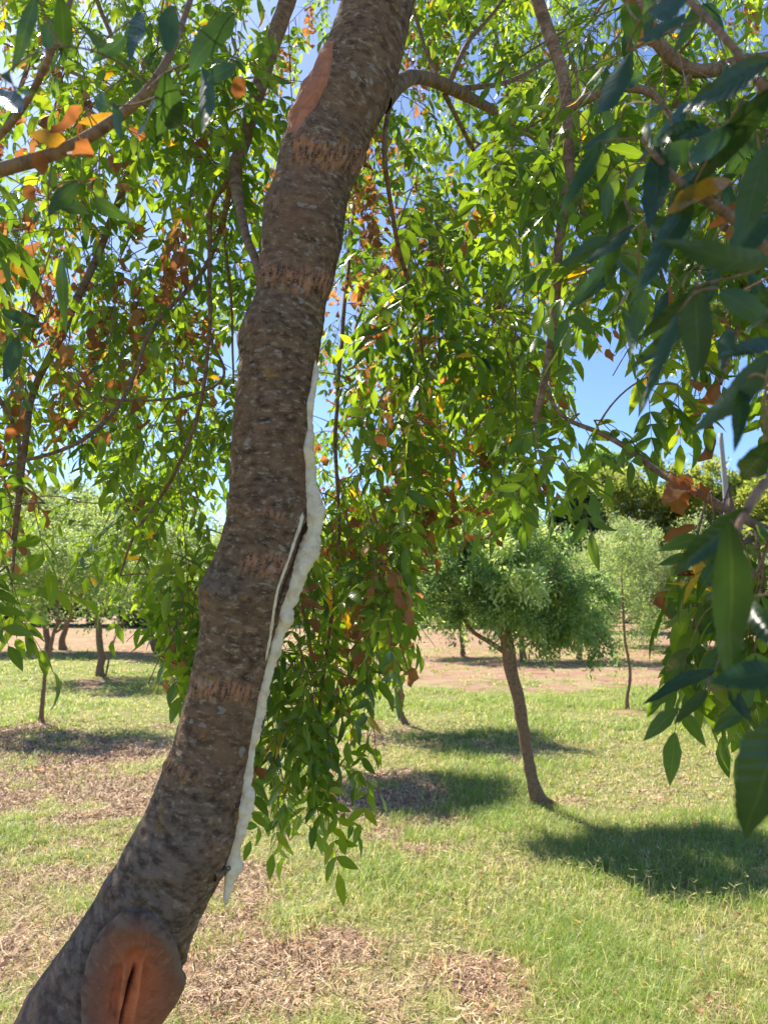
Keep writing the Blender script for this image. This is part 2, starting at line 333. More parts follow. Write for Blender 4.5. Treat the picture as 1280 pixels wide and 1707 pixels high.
# grass: blades grown where there is turf
def grass():
    V = []; Fs = []; C = []; off = 0
    zones = [(2.3, 4.2, 11500, .0022, 1.), (4.2, 6.2, 7000, .003, 1.), (6.2, 9., 3600, .0042, 1.05), (9., 14., 1500, .0065, 1.1), (14., 26., 420, .012, 1.2)]
    for y0, y1, dens, wd, hs in zones:
        area = (y1 - y0) * (y0 + y1) / 2 * 1.25 + .8 * (y1 - y0); nt_ = int(area * dens / 9)
        ty = np.sqrt(rng.uniform(y0 * y0, y1 * y1, nt_)); tx = rng.uniform(-1, 1, nt_) * (ty * .62 + .4)
        dv = dirt_at(tx, ty); keep = rng.random(nt_) < np.clip(1.15 - dv * 1.25, .08 + .14 * (y0 > 8), 1); tx, ty, dv = tx[keep], ty[keep], dv[keep]
        m = 9; x = np.repeat(tx, m) + rng.normal(0, .022, len(tx) * m); y = np.repeat(ty, m) + rng.normal(0, .022, len(tx) * m)
        N = len(x); tq = np.repeat(rng.random(len(tx)), m); dr = np.repeat(dv, m)
        patch = np.clip(fbm(vec3(x * 1.1 + 40, y * 1.1), 3) * 1.6 + .5, 0, 1)
        lush = np.clip((patch - .5) * 1.1 + .5 + (tq - .5) * .5 - dr * .3, 0, 1)
        h = (.028 + .055 * rng.random(N) ** 1.5) * (.5 + 1.0 * lush) * hs
        az = rng.uniform(0, 2 * math.pi, N); lean = rng.uniform(.3, 1.9, N)
        d = vec3(np.cos(az), np.sin(az)); side = vec3(-np.sin(az), np.cos(az))
        b0 = vec3(x, y, height(x, y) - .003); w2 = (wd * rng.uniform(.6, 1.3, N) / 2)[:, None]
        up = np.array((0, 0, 1.)); h_ = h[:, None]; ln = lean[:, None]
        m1 = b0 + up * h_ * .6 + d * h_ * ln * .35; tip = b0 + up * h_ * np.maximum(1.1 - .4 * ln, .35) + d * h_ * ln * 1.0
        V.append(np.stack([b0 - side * w2, b0 + side * w2, m1 - side * w2 * .8, m1 + side * w2 * .8, tip], 1).reshape(-1, 3))
        i = off + np.arange(N)[:, None] * 5; Fs.append((i + [0, 1, 3, 2], i + [2, 3, 4])); off += N * 5
        k = rng.random(N)[:, None]; straw = rng.random(N) < (.09 + .30 * (1 - lush))
        c = np.array((.13, .23, .035)) * (1 - k) + np.array((.31, .40, .075)) * k
        yel = np.array((.36, .43, .11)); c = c * (.35 + .65 * lush[:, None]) + yel * (.65 - .65 * lush[:, None]) * .8
        c = np.where(straw[:, None], np.array((.66, .54, .30)) * (.7 + .5 * k), c)
        C.append(np.repeat(c, 5, 0))
    # seed heads: thin stalks ending in a star of fine spikes
    n_ = 420; y = np.sqrt(rng.uniform(2.4 ** 2, 4.8 ** 2, n_)); x = rng.uniform(-.25, 1, n_) * (y * .58 + .2); y = y[dirt_at(x, y) < .55]; x = x[:len(y)]; n_ = len(y)
    b0 = vec3(x, y, height(x, y)); tip = b0 + np.stack([rng.normal(0, .03, n_), rng.normal(0, .03, n_), rng.uniform(.07, .14, n_)], 1)
    ends = [(b0, tip, .0013)]
    for k in range(4):
        an = rng.uniform(0, 6.28, n_); ends.append((tip, tip + np.stack([np.cos(an), np.sin(an), rng.uniform(-.2, .8, n_)], 1) * rng.uniform(.018, .035, (n_, 1)), .0011))
    for p0, p1, w_ in ends:
        sd = nrm(np.cross(p1 - p0, np.array((0, 1., .3)))) * w_; pm = (p0 + p1) / 2
        V.append(np.stack([p0 - sd, p0 + sd, pm - sd, pm + sd, p1], 1).reshape(-1, 3)); i = off + np.arange(n_)[:, None] * 5; Fs.append((i + [0, 1, 3, 2], i + [2, 3, 4])); off += n_ * 5
        C.append(np.tile(np.array((.50, .48, .26)), (n_ * 5, 1)))
    o = mesh_obj('grass', np.concatenate(V), [np.concatenate([f[0] for f in Fs]), np.concatenate([f[1] for f in Fs])], M_GRASS, attrs={'tint': ('FLOAT_COLOR', np.concatenate(C))})
    o['label'] = 'short patchy green and yellowing grass covering the orchard floor'; o['category'] = 'grass'; o['kind'] = 'stuff'
grass()
def litter():
    y = np.sqrt(rng.uniform(2.3 ** 2, 10.5 ** 2, 380000)); x = rng.uniform(-1, 1, len(y)) * (y * .6 + .3)
    dv = dirt_at(x, y); k = (rng.random(len(y)) < np.clip(dv * 1.5 - .45, .10, 1) * np.clip(5.5 / y, .25, 1)); x, y = x[k], y[k]; N = len(x)
    az = rng.uniform(0, 2 * math.pi, N); L = rng.uniform(.010, .040, N); wd = rng.uniform(.0011, .0028, N) * np.clip(y / 4.5, 1, 2)
    d = vec3(np.cos(az), np.sin(az), rng.normal(0, .45, N)); s = nrm(np.cross(d, vec3(rng.normal(0, .5, N), rng.normal(0, .5, N), 1.)))
    b0 = vec3(x, y, height(x, y) + rng.uniform(.001, .022, N)); bend = rng.normal(0, .3, (N, 3)) * L[:, None]
    s = s * wd[:, None]; d = d * L[:, None]
    V = np.stack([b0 - d - s, b0 - d + s, b0 + bend - s, b0 + bend + s, b0 + d - s * .3, b0 + d + s * .3], 1).reshape(-1, 3)
    i = np.arange(N)[:, None] * 6; F = np.concatenate([i + [0, 1, 3, 2], i + [2, 3, 5, 4]])
    k = rng.random((N, 1)); c = np.array((.34, .20, .12)) * (1 - k) + np.array((.68, .51, .33)) * k; c = np.where(rng.random((N, 1)) < .15, np.array((.14, .08, .05)), c)
    o = mesh_obj('straw_litter', V, [F], M_STRAW, attrs={'tint': ('FLOAT_COLOR', np.repeat(c, 6, 0))})
    o['label'] = 'dry curled straw and clippings strewn on the bare reddish soil'; o['category'] = 'litter'; o['kind'] = 'stuff'
litter()

def fallen():
    n_ = 900; y = np.sqrt(rng.uniform(2.4 ** 2, 9 ** 2, n_)); x = rng.uniform(-1, 1, n_) * (y * .6 + .3)
    az = rng.uniform(0, 6.28, n_); v, f, lc, nv = leaves(vec3(x, y, height(x, y) + rng.uniform(.012, .04, n_)), vec3(np.cos(az), np.sin(az), rng.normal(0, .25, n_)), vec3(rng.normal(0, .4, n_), rng.normal(0, .4, n_), 1.), rng.uniform(.03, .055, n_), rng.uniform(.006, .011, n_), rng.uniform(-.5, 2., n_), 0, rng.normal(0, .8, n_))
    k = rng.random((n_, 1)); c = np.array((.22, .09, .04)) * (1 - k) + np.array((.60, .34, .16)) * k
    o = mesh_obj('fallen_leaves', v, [f], M_DRY, attrs={'leafco': ('FLOAT_VECTOR', lc), 'tint': ('FLOAT_COLOR', np.repeat(c, nv, 0))})
    o['label'] = 'withered brown leaflets fallen among the grass and straw'; o['category'] = 'fallen leaves'; o['kind'] = 'stuff'
fallen()

# ------------------------------------------------------------------ the big leaning ash trunk
DT = 1.15
TAB = np.array([(-140, 640, 752), (-60, 602, 716), (0, 572, 690), (50, 554, 680), (90, 540, 671), (130, 528, 662), (170, 512, 648), (200, 497, 632), (225, 480, 618), (245, 468, 609), (300, 458, 590), (340, 442, 578), (400, 437, 572), (450, 433, 559), (500, 425, 545), (535, 407, 540), (565, 396, 535), (600, 400, 529),
    (700, 390, 520), (800, 384, 516), (835, 381, 519), (865, 378, 519), (895, 371, 515), (920, 362, 510), (955, 346, 500), (985, 333, 490), (1010, 334, 480), (1050, 335, 466), (1150, 315, 441), (1240, 290, 424), (1275, 274, 418), (1295, 268, 415), (1350, 245, 409), (1400, 216, 399), (1440, 196, 385), (1480, 172, 360),
    (1550, 127, 326), (1600, 90, 310), (1650, 52, 290), (1707, 24, 266), (1800, -25, 235), (1950, -90, 190), (2200, -150, 140), (2600, -210, 90), (2900, -260, 100)], float)
def trunk_lr(py):
    return np.interp(py, TAB[:, 0], TAB[:, 1]), np.interp(py, TAB[:, 0], TAB[:, 2])
def build_trunk():
    z1 = P(640, -140, DT)[2]; z0 = -.05
    NZ, NT = 1150, 300
    zz = np.concatenate([np.linspace(z1, .95, NZ - 120), np.linspace(.95, z0, 121)[1:]]); NZ = len(zz)
    # reference row for each height at the trunk's distance
    v = (zz - EYE) / DT; py = 853.5 - 1280 * (v * math.cos(PITCH) - math.sin(PITCH)) / (math.cos(PITCH) + v * math.sin(PITCH))
    l, r = trunk_lr(py)
    ker = np.hanning(15); ker /= ker.sum()
    sm = lambda q: np.convolve(np.pad(q, 7, mode='edge'), ker, 'valid')
    l, r = sm(l), sm(r)
    dep = DT * math.cos(PITCH) + (zz - EYE) * math.sin(PITCH)        # depth along the view axis
    xl = (l - 640) / 1280 * dep; xr = (r - 640) / 1280 * dep
    cx = (xl + xr) / 2; a = (xr - xl) / 2
    lean = np.gradient(cx) / np.gradient(zz); b = a / np.sqrt(1 + lean ** 2) * 1.0
    b = sm(b); th = np.linspace(0, 2 * math.pi, NT, endpoint=False)
    ct, st = np.cos(th), np.sin(th)
    X = cx[:, None] + a[:, None] * ct; Y = DT + b[:, None] * st; Z = zz[:, None] + 0 * X
    ds = np.sqrt(np.gradient(cx) ** 2 + np.gradient(zz) ** 2); s = np.cumsum(ds)
    bc = np.stack([b[:, None] * ct, b[:, None] * st, s[:, None] + 0 * X], -1) - np.stack([X * 0, X * 0, (X - cx[:, None]) * (lean / np.sqrt(1 + lean ** 2))[:, None]], -1)
    ppx, ppy = proj(np.stack([X, Y, Z], -1)); front = np.clip(-st[None] * 3 + .9, 0, 1)
    # ---- scars: bands across the trunk
    ye = ppy - .22 * (ppx - ((l + r) / 2)[:, None]); scar = 0 * X; disp = 0 * X
    fis = fbm(np.stack([bc[..., 0] * 330, bc[..., 1] * 330, bc[..., 2] * 60], -1), 3)
    lump = fbm(bc * 110, 3)
    wob = 9 * fbm(bc * 45, 2)
    rel = (ppx - ((l + r) / 2)[:, None]) / ((r - l) / 2)[:, None]
    for yc, hh, x0, x1, st_, dp in [(252, 26, -.75, 1.2, 1., .0050), (462, 23, -1.2, 1.1, 1., .0042), (856, 8, -1.2, .5, .6, .0012), (938, 21, -.45, .8, 1., .0028), (1152, 18, -1., .75, 1., .0034), (1292, 12, -1.2, 0., .5, .003), (610, 10, -.9, .5, .3, .001), (350, 22, -1.2, -.4, .35, .002), (555, 12, -1., -.3, .3, .001), (1395, 26, 0., .8, .35, .001), (715, 9, -.6, .9, .25, .0008)]:
        m = np.exp(-(np.abs(ye + wob - yc) / hh) ** 3) * np.clip((rel - x0) * 5, 0, 1) * np.clip((x1 - rel) * 5, 0, 1)
        scar = np.maximum(scar, m * st_); disp += m * (dp * (.3 + 1.3 * fis) ) * 1.1
        if dp > .002: disp -= .0022 * np.exp(-((ye + wob - yc - hh * 1.05) / 4.) ** 2) * m.clip(.3, 1) * front
    disp += .0016 * fbm(np.stack([bc[..., 0] * 40, bc[..., 1] * 40, bc[..., 2] * 90], -1), 4) + .0007 * lump
    disp += .0014 * fbm(np.stack([bc[..., 0] * 25, bc[..., 1] * 25, bc[..., 2] * 22], -1), 2)
    disp *= np.where(zz < .95, .5, 1)[:, None]
    ridge = np.exp(-((ppx - 185) / 16) ** 2 - ((ppy - 1488) / 20) ** 2) * front      # small knot beside the big cut
    disp += .006 * ridge; scar = np.maximum(scar, ridge)
    kn = np.exp(-((ppx - 343) / 12) ** 2 - ((ppy - 985) / 22) ** 2); disp += .003 * kn; scar = np.maximum(scar, .6 * kn)
    # ---- large pruning wound at the bottom
    ang = math.radians(5); qx = ((ppx - 218) * math.cos(ang) + (ppy - 1668) * math.sin(ang)) / 82; qy = (-(ppx - 218) * math.sin(ang) + (ppy - 1668) * math.cos(ang)) / 152
    qx = qx + .07 * fbm(bc * 22, 3); qy = qy + .05 * fbm(bc * 25 + 7, 3); rr = np.sqrt(qx ** 2 + np.abs(qy) ** 2.2) ; rr = np.where(st[None] < .1, rr, 9)
    wound = rr < 1
    disp += .013 * np.exp(-((rr - .84) / .2) ** 2) - .006 * np.exp(-((rr - 1.03) / .045) ** 2)
    inner = np.clip((.62 - rr) / .25, 0, 1); disp += -.021 * inner * inner * (3 - 2 * inner)
    # folded lips either side of a slit
    lip = np.exp(-((np.abs(qx + .02) - .2) / .10) ** 2) * np.clip((.62 - np.abs(qy + .02)) * 5, 0, 1); disp += .010 * lip * wound
    slit = np.exp(-((qx + .03 + .05 * np.sin(qy * 5)) / .045) ** 2) * np.clip((qy + .36) * 6, 0, 1) * np.clip((.5 - qy) * 5, 0, 1); disp -= .016 * slit * wound
    # ---- torn bark at the top left
    lx = np.interp(ppy, [60, 95, 140, 180, 222], [556, 555, 548, 524, 494]); lft = l[:, None]
    tear = (ppx < lx + 2 * fis) & (ppy > 66) & (ppy < 222) & (st[None] < .45)
    tw = np.clip((lx - ppx) / 26, 0, 1) * np.clip((ppy - 62) / 20, 0, 1) * np.clip((226 - ppy) / 40, 0, 1) * np.clip((.75 - st[None]) * 2.5, 0, 1)
    bulge = np.interp(ppy, [60, 80, 120, 160, 200, 225], [0, .006, .014, .019, .016, 0.]); disp += bulge * np.clip(tw * 1.6, 0, 1)
    disp -= .006 * np.exp(-((lx - ppx - 22) / 4.5) ** 2) * tw
    # ---- open crack beside the sap
    cxp = np.interp(ppy, [868, 890, 915, 940, 975, 1010, 1045], [511, 508, 501, 491, 475, 465, 459]); cw = np.interp(ppy, [862, 885, 910, 945, 1000, 1050], [0, 5, 6, 4, 2.5, 0.])
    crack = np.exp(-((ppx - cxp) / np.maximum(cw, .1)) ** 4) * (cw > .1) * (st[None] < .3); disp -= .005 * crack
    nx = ct[None] / a[:, None]; ny = st[None] / b[:, None]; nl = np.sqrt(nx ** 2 + ny ** 2); nx, ny = nx / nl, ny / nl
    V = np.stack([X + nx * disp, Y + ny * disp, Z - lean[:, None] * nx * disp * .4], -1)
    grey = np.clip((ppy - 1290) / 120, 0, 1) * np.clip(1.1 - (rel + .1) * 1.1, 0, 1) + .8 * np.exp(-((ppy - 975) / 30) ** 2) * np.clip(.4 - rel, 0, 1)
    idx = np.arange(NZ * NT).reshape(NZ, NT)
    F = np.stack([idx[:-1], idx[1:], np.roll(idx, -1, 1)[1:], np.roll(idx, -1, 1)[:-1]], -1).reshape(-1, 4)
    fm = lambda m: m.ravel()[F].all(1)
    fw, ft = fm(wound), fm(tear)
    wc = np.stack([np.where(wound, np.arctan2(qx, -qy + .5) * 1.2, (lx - ppx) / 60), np.where(wound, rr * 3, ppy / 60), np.where(wound, rr, .5 + .5 * fis)], -1).reshape(-1, 3)
    hol = np.where(wound, np.clip(slit * 1.3, 0, 1), 0)
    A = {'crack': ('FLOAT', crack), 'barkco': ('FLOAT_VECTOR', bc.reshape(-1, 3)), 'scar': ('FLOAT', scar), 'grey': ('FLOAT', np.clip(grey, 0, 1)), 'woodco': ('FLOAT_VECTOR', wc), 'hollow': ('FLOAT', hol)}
    V = V.reshape(-1, 3)
    def sub(mask, name, mat, parent, keys, label=None):
        f = F[mask]; u, inv = np.unique(f, return_inverse=True)
        o = mesh_obj(name, V[u], [inv.reshape(f.shape)], mat, parent, {k: (A[k][0], np.asarray(A[k][1]).reshape(NZ * NT, -1)[u]) for k in keys})
        if label: o['label'] = label
        return o
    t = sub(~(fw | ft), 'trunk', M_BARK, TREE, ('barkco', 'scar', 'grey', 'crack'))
    sub(fw, 'pruning_wound', M_WOUND, t, ('barkco', 'woodco', 'hollow'), 'oval healed pruning cut with red wood and a dark slit')
    sub(ft, 'bark_tear', M_TEAR, t, ('barkco', 'woodco', 'hollow'), 'strip of bare reddish wood')
    return t, (cx, a, b, zz, py)
base = P(-80, 2900, DT)
TREE = thing('ash_tree', 'large leaning ash trunk in front with white dried sap down its right side', 'tree', (base[0], DT, 0))
TRUNK, TG = build_trunk()
tcx, ta, tb, tz, tpy = TG
def on_trunk(px, py, lift=0.):
    """point on the camera side of the trunk"""
    z = np.interp(py, tpy, tz); cx, a, b = (np.interp(-z, -tz, q) for q in (tcx, ta, tb))
    dep = DT * math.cos(PITCH) + (z - EYE) * math.sin(PITCH); x = (px - 640) / 1280 * dep
    c = np.clip((x - cx) / a, -.97, .97); y = DT - b * np.sqrt(1 - c * c) - lift
    return np.stack([x, y, z], -1)
def sap(name, rows, seed, sides=28, n=420, label=None, amp=.62):
    rows = np.array(rows, float); u = np.linspace(0, 1, n)
    k = (rows[:, 1] - rows[0, 1]) / (rows[-1, 1] - rows[0, 1])
    px, py, wd = (np.interp(u, k, rows[:, i]) for i in range(3)); dp = np.interp(u, k, rows[:, 3])
    c = on_trunk(px, py, 0.) ; c[:, 1] -= dp * .001
    wd = wd * (1 + .45 * fbm(vec3(u * 26 + seed, 0 * u), 3)); px = px + 5 * fbm(vec3(u * 20 + seed, 0 * u + 3), 3) * np.minimum(wd / 12, 1)
    rad = wd / 2 / 1280 * DT * 1.04
    T = nrm(np.gradient(c, axis=0)); side = nrm(np.cross(T, np.array((0, -1., 0)))); frt = np.cross(side, T)
    th = np.linspace(0, 2 * math.pi, sides, endpoint=False)
    dirs = np.cos(th)[None, :, None] * side[:, None] + .6 * np.sin(th)[None, :, None] * frt[:, None]
    s = np.cumsum(np.r_[0, np.linalg.norm(np.diff(c, axis=0), axis=1)])
    q = np.stack(np.broadcast_arrays(np.cos(th)[None] * .8 + seed, np.sin(th)[None] * .8, s[:, None] * 42), -1)
    ln = fbm(q * np.array((1, 1, 1.)), 5) + .7 * np.abs(fbm(q * 2.2 + 4, 3)) + .45 * fbm(q * 4.5, 3); ln2 = np.maximum(fbm(q * .45 + 9, 2), 0)
    R_ = rad[:, None] * (1 + amp * ln + .9 * amp * ln2) * np.clip(np.minimum(np.arange(n), np.arange(n)[::-1]) / 6., .15, 1)[:, None]
    V = (c[:, None] + dirs * R_[..., None]).reshape(-1, 3); idx = np.arange(n * sides).reshape(n, sides)
    F = np.stack([idx[:-1], idx[1:], np.roll(idx, -1, 1)[1:], np.roll(idx, -1, 1)[:-1]], -1).reshape(-1, 4)
    o = mesh_obj(name, V, [F, idx[0][None, ::-1][:, :].reshape(1, -1), idx[-1].reshape(1, -1)], M_SAP, TREE)
    if label: o['label'] = label
    return o
sap('sap_streak', [(527, 602, 6, 1), (526, 625, 11, 1), (523, 650, 11, 2), (517, 680, 14, 2), (517, 720, 12, 2), (513, 755, 15, 2), (515, 790, 14, 2), (517, 815, 20, 2), (522, 840, 22, 2), (526, 862, 27, 3), (526, 882, 26, 3), (521, 905, 22, 3), (519, 925, 25, 3), (507, 944, 21, 3), (498, 960, 23, 3), (490, 980, 23, 3), (482, 1000, 21, 3), (478, 1015, 21, 3), (479, 1033, 28, 3), (470, 1050, 19, 3), (461, 1075, 16, 3), (454, 1105, 15, 2),
    (445, 1140, 15, 2), (437, 1175, 14, 2), (429, 1210, 13, 2), (423, 1240, 12, 2), (418, 1270, 14, 2), (413, 1300, 20, 3), (416, 1322, 21, 3), (410, 1350, 19, 3), (403, 1378, 17, 3), (397, 1400, 16, 3), (394, 1430, 20, 3), (391, 1446, 19, 3), (385, 1465, 15, 2), (382, 1485, 10, 2), (380, 1508, 2, 2)], 3., label='cream dried sap ending in a pointed drip')
sap('sap_trickle', [(509, 858, 5, 1), (503, 885, 6, 1), (493, 915, 5, 1), (484, 942, 5, 1), (470, 982, 5, 1), (462, 1020, 5, 1), (455, 1060, 5, 1), (447, 1100, 4, 0)], 11., n=200, amp=.25, label='thin cream line of sap beside the main streak')
# dead stub where the drip starts
c0 = on_trunk(366, 1447, 0); pts, rd = spline([c0, on_trunk(380, 1443, .006), on_trunk(388, 1436, .012)], [.006, .005, .0028], 10)
V, F, bc = tubes(pts[None], rd[None] * (1 + .2 * rng.normal(size=10)), 8); mesh_obj('twig_stub', V, [F], M_TWIG, TREE, {'barkco': ('FLOAT_VECTOR', bc)})

# ------------------------------------------------------------------ limbs, twigs and compound leaves
class Limb:
    """one branch of a tree: wood of its own, leaf sprays as sub-parts"""
    def __init__(s, tree, pts, rad, name='branch'):
        s.tree = tree; s.wood = []; s.tw = []; s.twr = []; s.comp = []; s.near = []; s.name = name
        p, r = spline(pts, rad, max(12, 7 * len(pts)))
        jit = fbm(p * 9 + len(SK), 2)[:, None] * np.array((1, .7, .4)); p = p + jit * np.minimum(r, .008)[:, None] * .6
        s.wood.append((p, r)); s.nodes(p)
    def nodes(s, p):
        for q in p: SK.append(q); SKL.append(s)
SK, SKL = [], []
def LB(tree, rows, rpx, name='branch'):
    """rows (px, py, d), radius in mm"""
    l = Limb(tree, [P(*q) for q in rows], [r * .001 for r in rpx], name); LIMBS.append(l); return l
LIMBS = []
tt = P(700, -140, DT)
L = {}
L['A'] = LB(TREE, [(438, 478, 1.16), (425, 430, 1.2), (402, 355, 1.3), (390, 290, 1.36), (408, 225, 1.4), (440, 120, 1.43), (480, 0, 1.46), (505, -120, 1.5), (520, -320, 1.6)], [7, 7, 8, 13, 14, 16, 17, 15, 8])
L['A2'] = LB(TREE, [(405, 245, 1.4), (330, 210, 1.5), (240, 170, 1.7), (120, 120, 1.9), (-20, 60, 2.1)], [12, 9, 7, 5, 3])
L['A3'] = LB(TREE, [(392, 285, 1.36), (352, 345, 1.42), (350, 430, 1.45), (349, 560, 1.48), (330, 690, 1.5), (285, 800, 1.5), (225, 890, 1.5), (200, 960, 1.5)], [6, 5, 4.5, 4, 4, 3.5, 3, 1.5])
L['A4'] = LB(TREE, [(396, 275, 1.36), (375, 360, 1.55), (385, 500, 1.6), (390, 640, 1.6)], [4, 3.5, 3, 2])
L['A5'] = LB(TREE, [(388, 300, 1.36), (345, 440, 1.5), (255, 545, 1.45), (205, 665, 1.4), (130, 738, 1.3), (0, 778, 1.2), (-90, 800, 1.15)], [6, 5, 4.5, 4, 3.5, 2.5, 2])
L['A6'] = LB(TREE, [(350, 560, 1.55), (372, 628, 1.5), (300, 662, 1.45), (170, 662, 1.4), (85, 600, 1.4)], [3, 3, 2.5, 2.2, 1.5])
L['T'] = LB(TREE, [(690, -100, DT), (730, -250, 1.15), (800, -480, 1.3), (850, -760, 1.5)], [58, 50, 38, 20], 'upper_limb')
L['C'] = LB(TREE, [(630, 165, 1.17), (662, 140, 1.22), (700, 128, 1.3), (760, 150, 1.42), (850, 200, 1.7), (930, 262, 2.0), (1010, 340, 2.4), (1080, 460, 2.7)], [24, 15, 12, 13, 8, 6, 4.5, 3])
L['C1'] = LB(TREE, [(735, 145, 1.38), (712, 90, 1.45), (690, 20, 1.5), (650, -80, 1.6)], [5, 4, 4, 3])
L['C2'] = LB(TREE, [(745, 145, 1.4), (780, 70, 1.5), (830, 10, 1.6), (900, -90, 1.7)], [6, 5, 4, 3])
L['C3'] = LB(TREE, [(740, 155, 1.4), (790, 250, 1.5), (830, 320, 1.6), (880, 380, 1.75), (920, 500, 1.9)], [5, 4, 3.5, 3, 2])
L['C4'] = LB(TREE, [(745, 150, 1.4), (860, 130, 1.6), (960, 60, 1.9), (1040, -40, 2.2)], [6, 5, 4, 3])
L['H'] = LB(TREE, [(662, 146, 1.225), (646, 185, 1.22), (641, 250, 1.22), (652, 340, 1.28), (668, 430, 1.35), (690, 500, 1.45), (705, 600, 1.55), (715, 700, 1.6)], [5, 5, 4.5, 4, 4, 3.5, 3, 2])
L['L4'] = LB(TREE, [(745, -290, 1.17), (850, -420, 1.6), (960, -380, 2.2), (1060, -150, 2.7), (1130, 100, 3.1), (1160, 320, 3.3)], [34, 26, 18, 12, 8, 4])
L['L5'] = LB(TREE, [(700, -200, 1.16), (520, -420, 1.7), (320, -330, 2.3), (130, -80, 2.7), (0, 250, 2.9), (-40, 500, 3.)], [30, 22, 16, 11, 7, 4])
L['L6'] = LB(TREE, [(740, -300, 1.2), (650, -560, 2.0), (640, -330, 2.9), (620, 0, 3.2), (600, 320, 3.2), (650, 600, 3.1)], [28, 22, 15, 10, 6, 3])
L['L6b'] = LB(TREE, [(640, -330, 2.9), (780, -100, 3.0), (850, 200, 3.0), (830, 480, 2.9), (790, 680, 2.7)], [12, 9, 7, 5, 3])
L['L7'] = LB(TREE, [(620, 0, 3.2), (600, 250, 2.5), (575, 500, 2.1), (560, 720, 1.9), (565, 900, 1.75), (545, 1080, 1.62), (530, 1200, 1.55), (520, 1300, 1.5)], [8, 7, 6, 5, 4.5, 4, 3, 1.5])
L['L7b'] = LB(TREE, [(565, 900, 1.75), (620, 960, 1.8), (660, 1050, 1.85), (680, 1120, 1.9)], [4, 3, 2.5, 1.5])
L['L11'] = LB(TREE, [(240, 170, 1.7), (200, 330, 1.65), (120, 520, 1.55), (60, 640, 1.5), (38, 760, 1.45), (25, 880, 1.4), (20, 970, 1.4)], [8, 8, 8, 7, 6, 4, 2])
L['L12'] = LB(TREE, [(130, -80, 2.7), (240, 200, 2.6), (300, 420, 2.4), (290, 640, 2.3), (330, 830, 2.2)], [9, 7, 5, 4, 2])
# neighbour on the right: the trunk stands outside the picture
nr = P(2050, 1000, 1.7); RT = thing('ash_tree', 'neighbouring ash whose shaded branches with large dark leaves hang in from the right', 'tree', (nr[0], nr[1], 0))
L['RT'] = LB(RT, [(2060, 2300, 1.7), (2040, 1400, 1.7), (1980, 700, 1.65), (1850, 100, 1.55), (1700, -300, 1.4)], [85, 75, 65, 52, 38], 'trunk')
L['D'] = LB(RT, [(1700, -300, 1.4), (1300, -480, 1.25), (960, -260, 1.1), (893, -60, 1.05), (898, 0, 1.05), (930, 95, 1.05), (945, 180, 1.05), (946, 280, 1.05), (934, 400, 1.05), (922, 540, 1.05), (905, 640, 1.05), (890, 705, 1.05)], [26, 20, 12, 10, 9.5, 9, 9, 8, 7, 6.5, 5.5, 4])
L['D2'] = LB(RT, [(944, 182, 1.05), (985, 160, 1.04), (1030, 145, 1.03), (1085, 155, 1.02), (1120, 200, 1.0), (1180, 330, .95)], [8, 7, 6.5, 5.5, 4, 3])
L['E'] = LB(RT, [(1320, 905, .9), (1210, 848, .95), (1150, 815, .97), (1100, 787, 1.0), (1050, 750, 1.02), (1000, 722, 1.03), (950, 702, 1.05), (925, 680, 1.05), (912, 650, 1.05)], [6, 5.5, 5, 4.5, 4, 3.5, 3, 3, 3])
L['E0'] = LB(RT, [(1980, 700, 1.65), (1700, 720, 1.2), (1480, 880, .95), (1320, 905, .9)], [16, 11, 8, 6])
L['F'] = LB(RT, [(1500, -200, 1.4), (1330, 60, 1.35), (1230, 105, 1.33), (1150, 115, 1.3), (1090, 60, 1.3), (1050, -30, 1.3)], [18, 14, 13, 12, 12, 10])
L['F2'] = LB(RT, [(1150, 115, 1.3), (1110, 220, 1.35), (1090, 330, 1.45), (1100, 450, 1.5), (1150, 560, 1.5)], [9, 8, 6, 4, 3])
L['F3'] = LB(RT, [(1330, 60, 1.35), (1260, 300, 1.2), (1240, 500, 1.1), (1200, 640, 1.05)], [9, 7, 5, 3])
L['N1'] = LB(RT, [(1480, 880, .95), (1400, 700, .6), (1330, 500, .48), (1240, 380, .45), (1130, 300, .45), (1070, 230, .46)], [7, 6, 5, 3.5, 2.5, 1.5])
L['N2'] = LB(RT, [(1330, 500, .48), (1320, 250, .46), (1240, 100, .45), (1130, -20, .48)], [4, 3, 2.5, 2])
L['N3'] = LB(RT, [(1480, 880, .95), (1380, 820, .5), (1290, 800, .4), (1240, 860, .37), (1225, 900, .36)], [6, 4, 3, 2, 1.5])
L['N4'] = LB(RT, [(1380, 820, .5), (1340, 1000, .4), (1310, 1150, .34)], [3, 2.5, 1.5])
L['N5'] = LB(RT, [(1320, 905, .9), (1250, 900, .85), (1190, 960, .85), (1170, 1040, .85), (1160, 1100, .85)], [4, 3.5, 3, 2, 1.5])
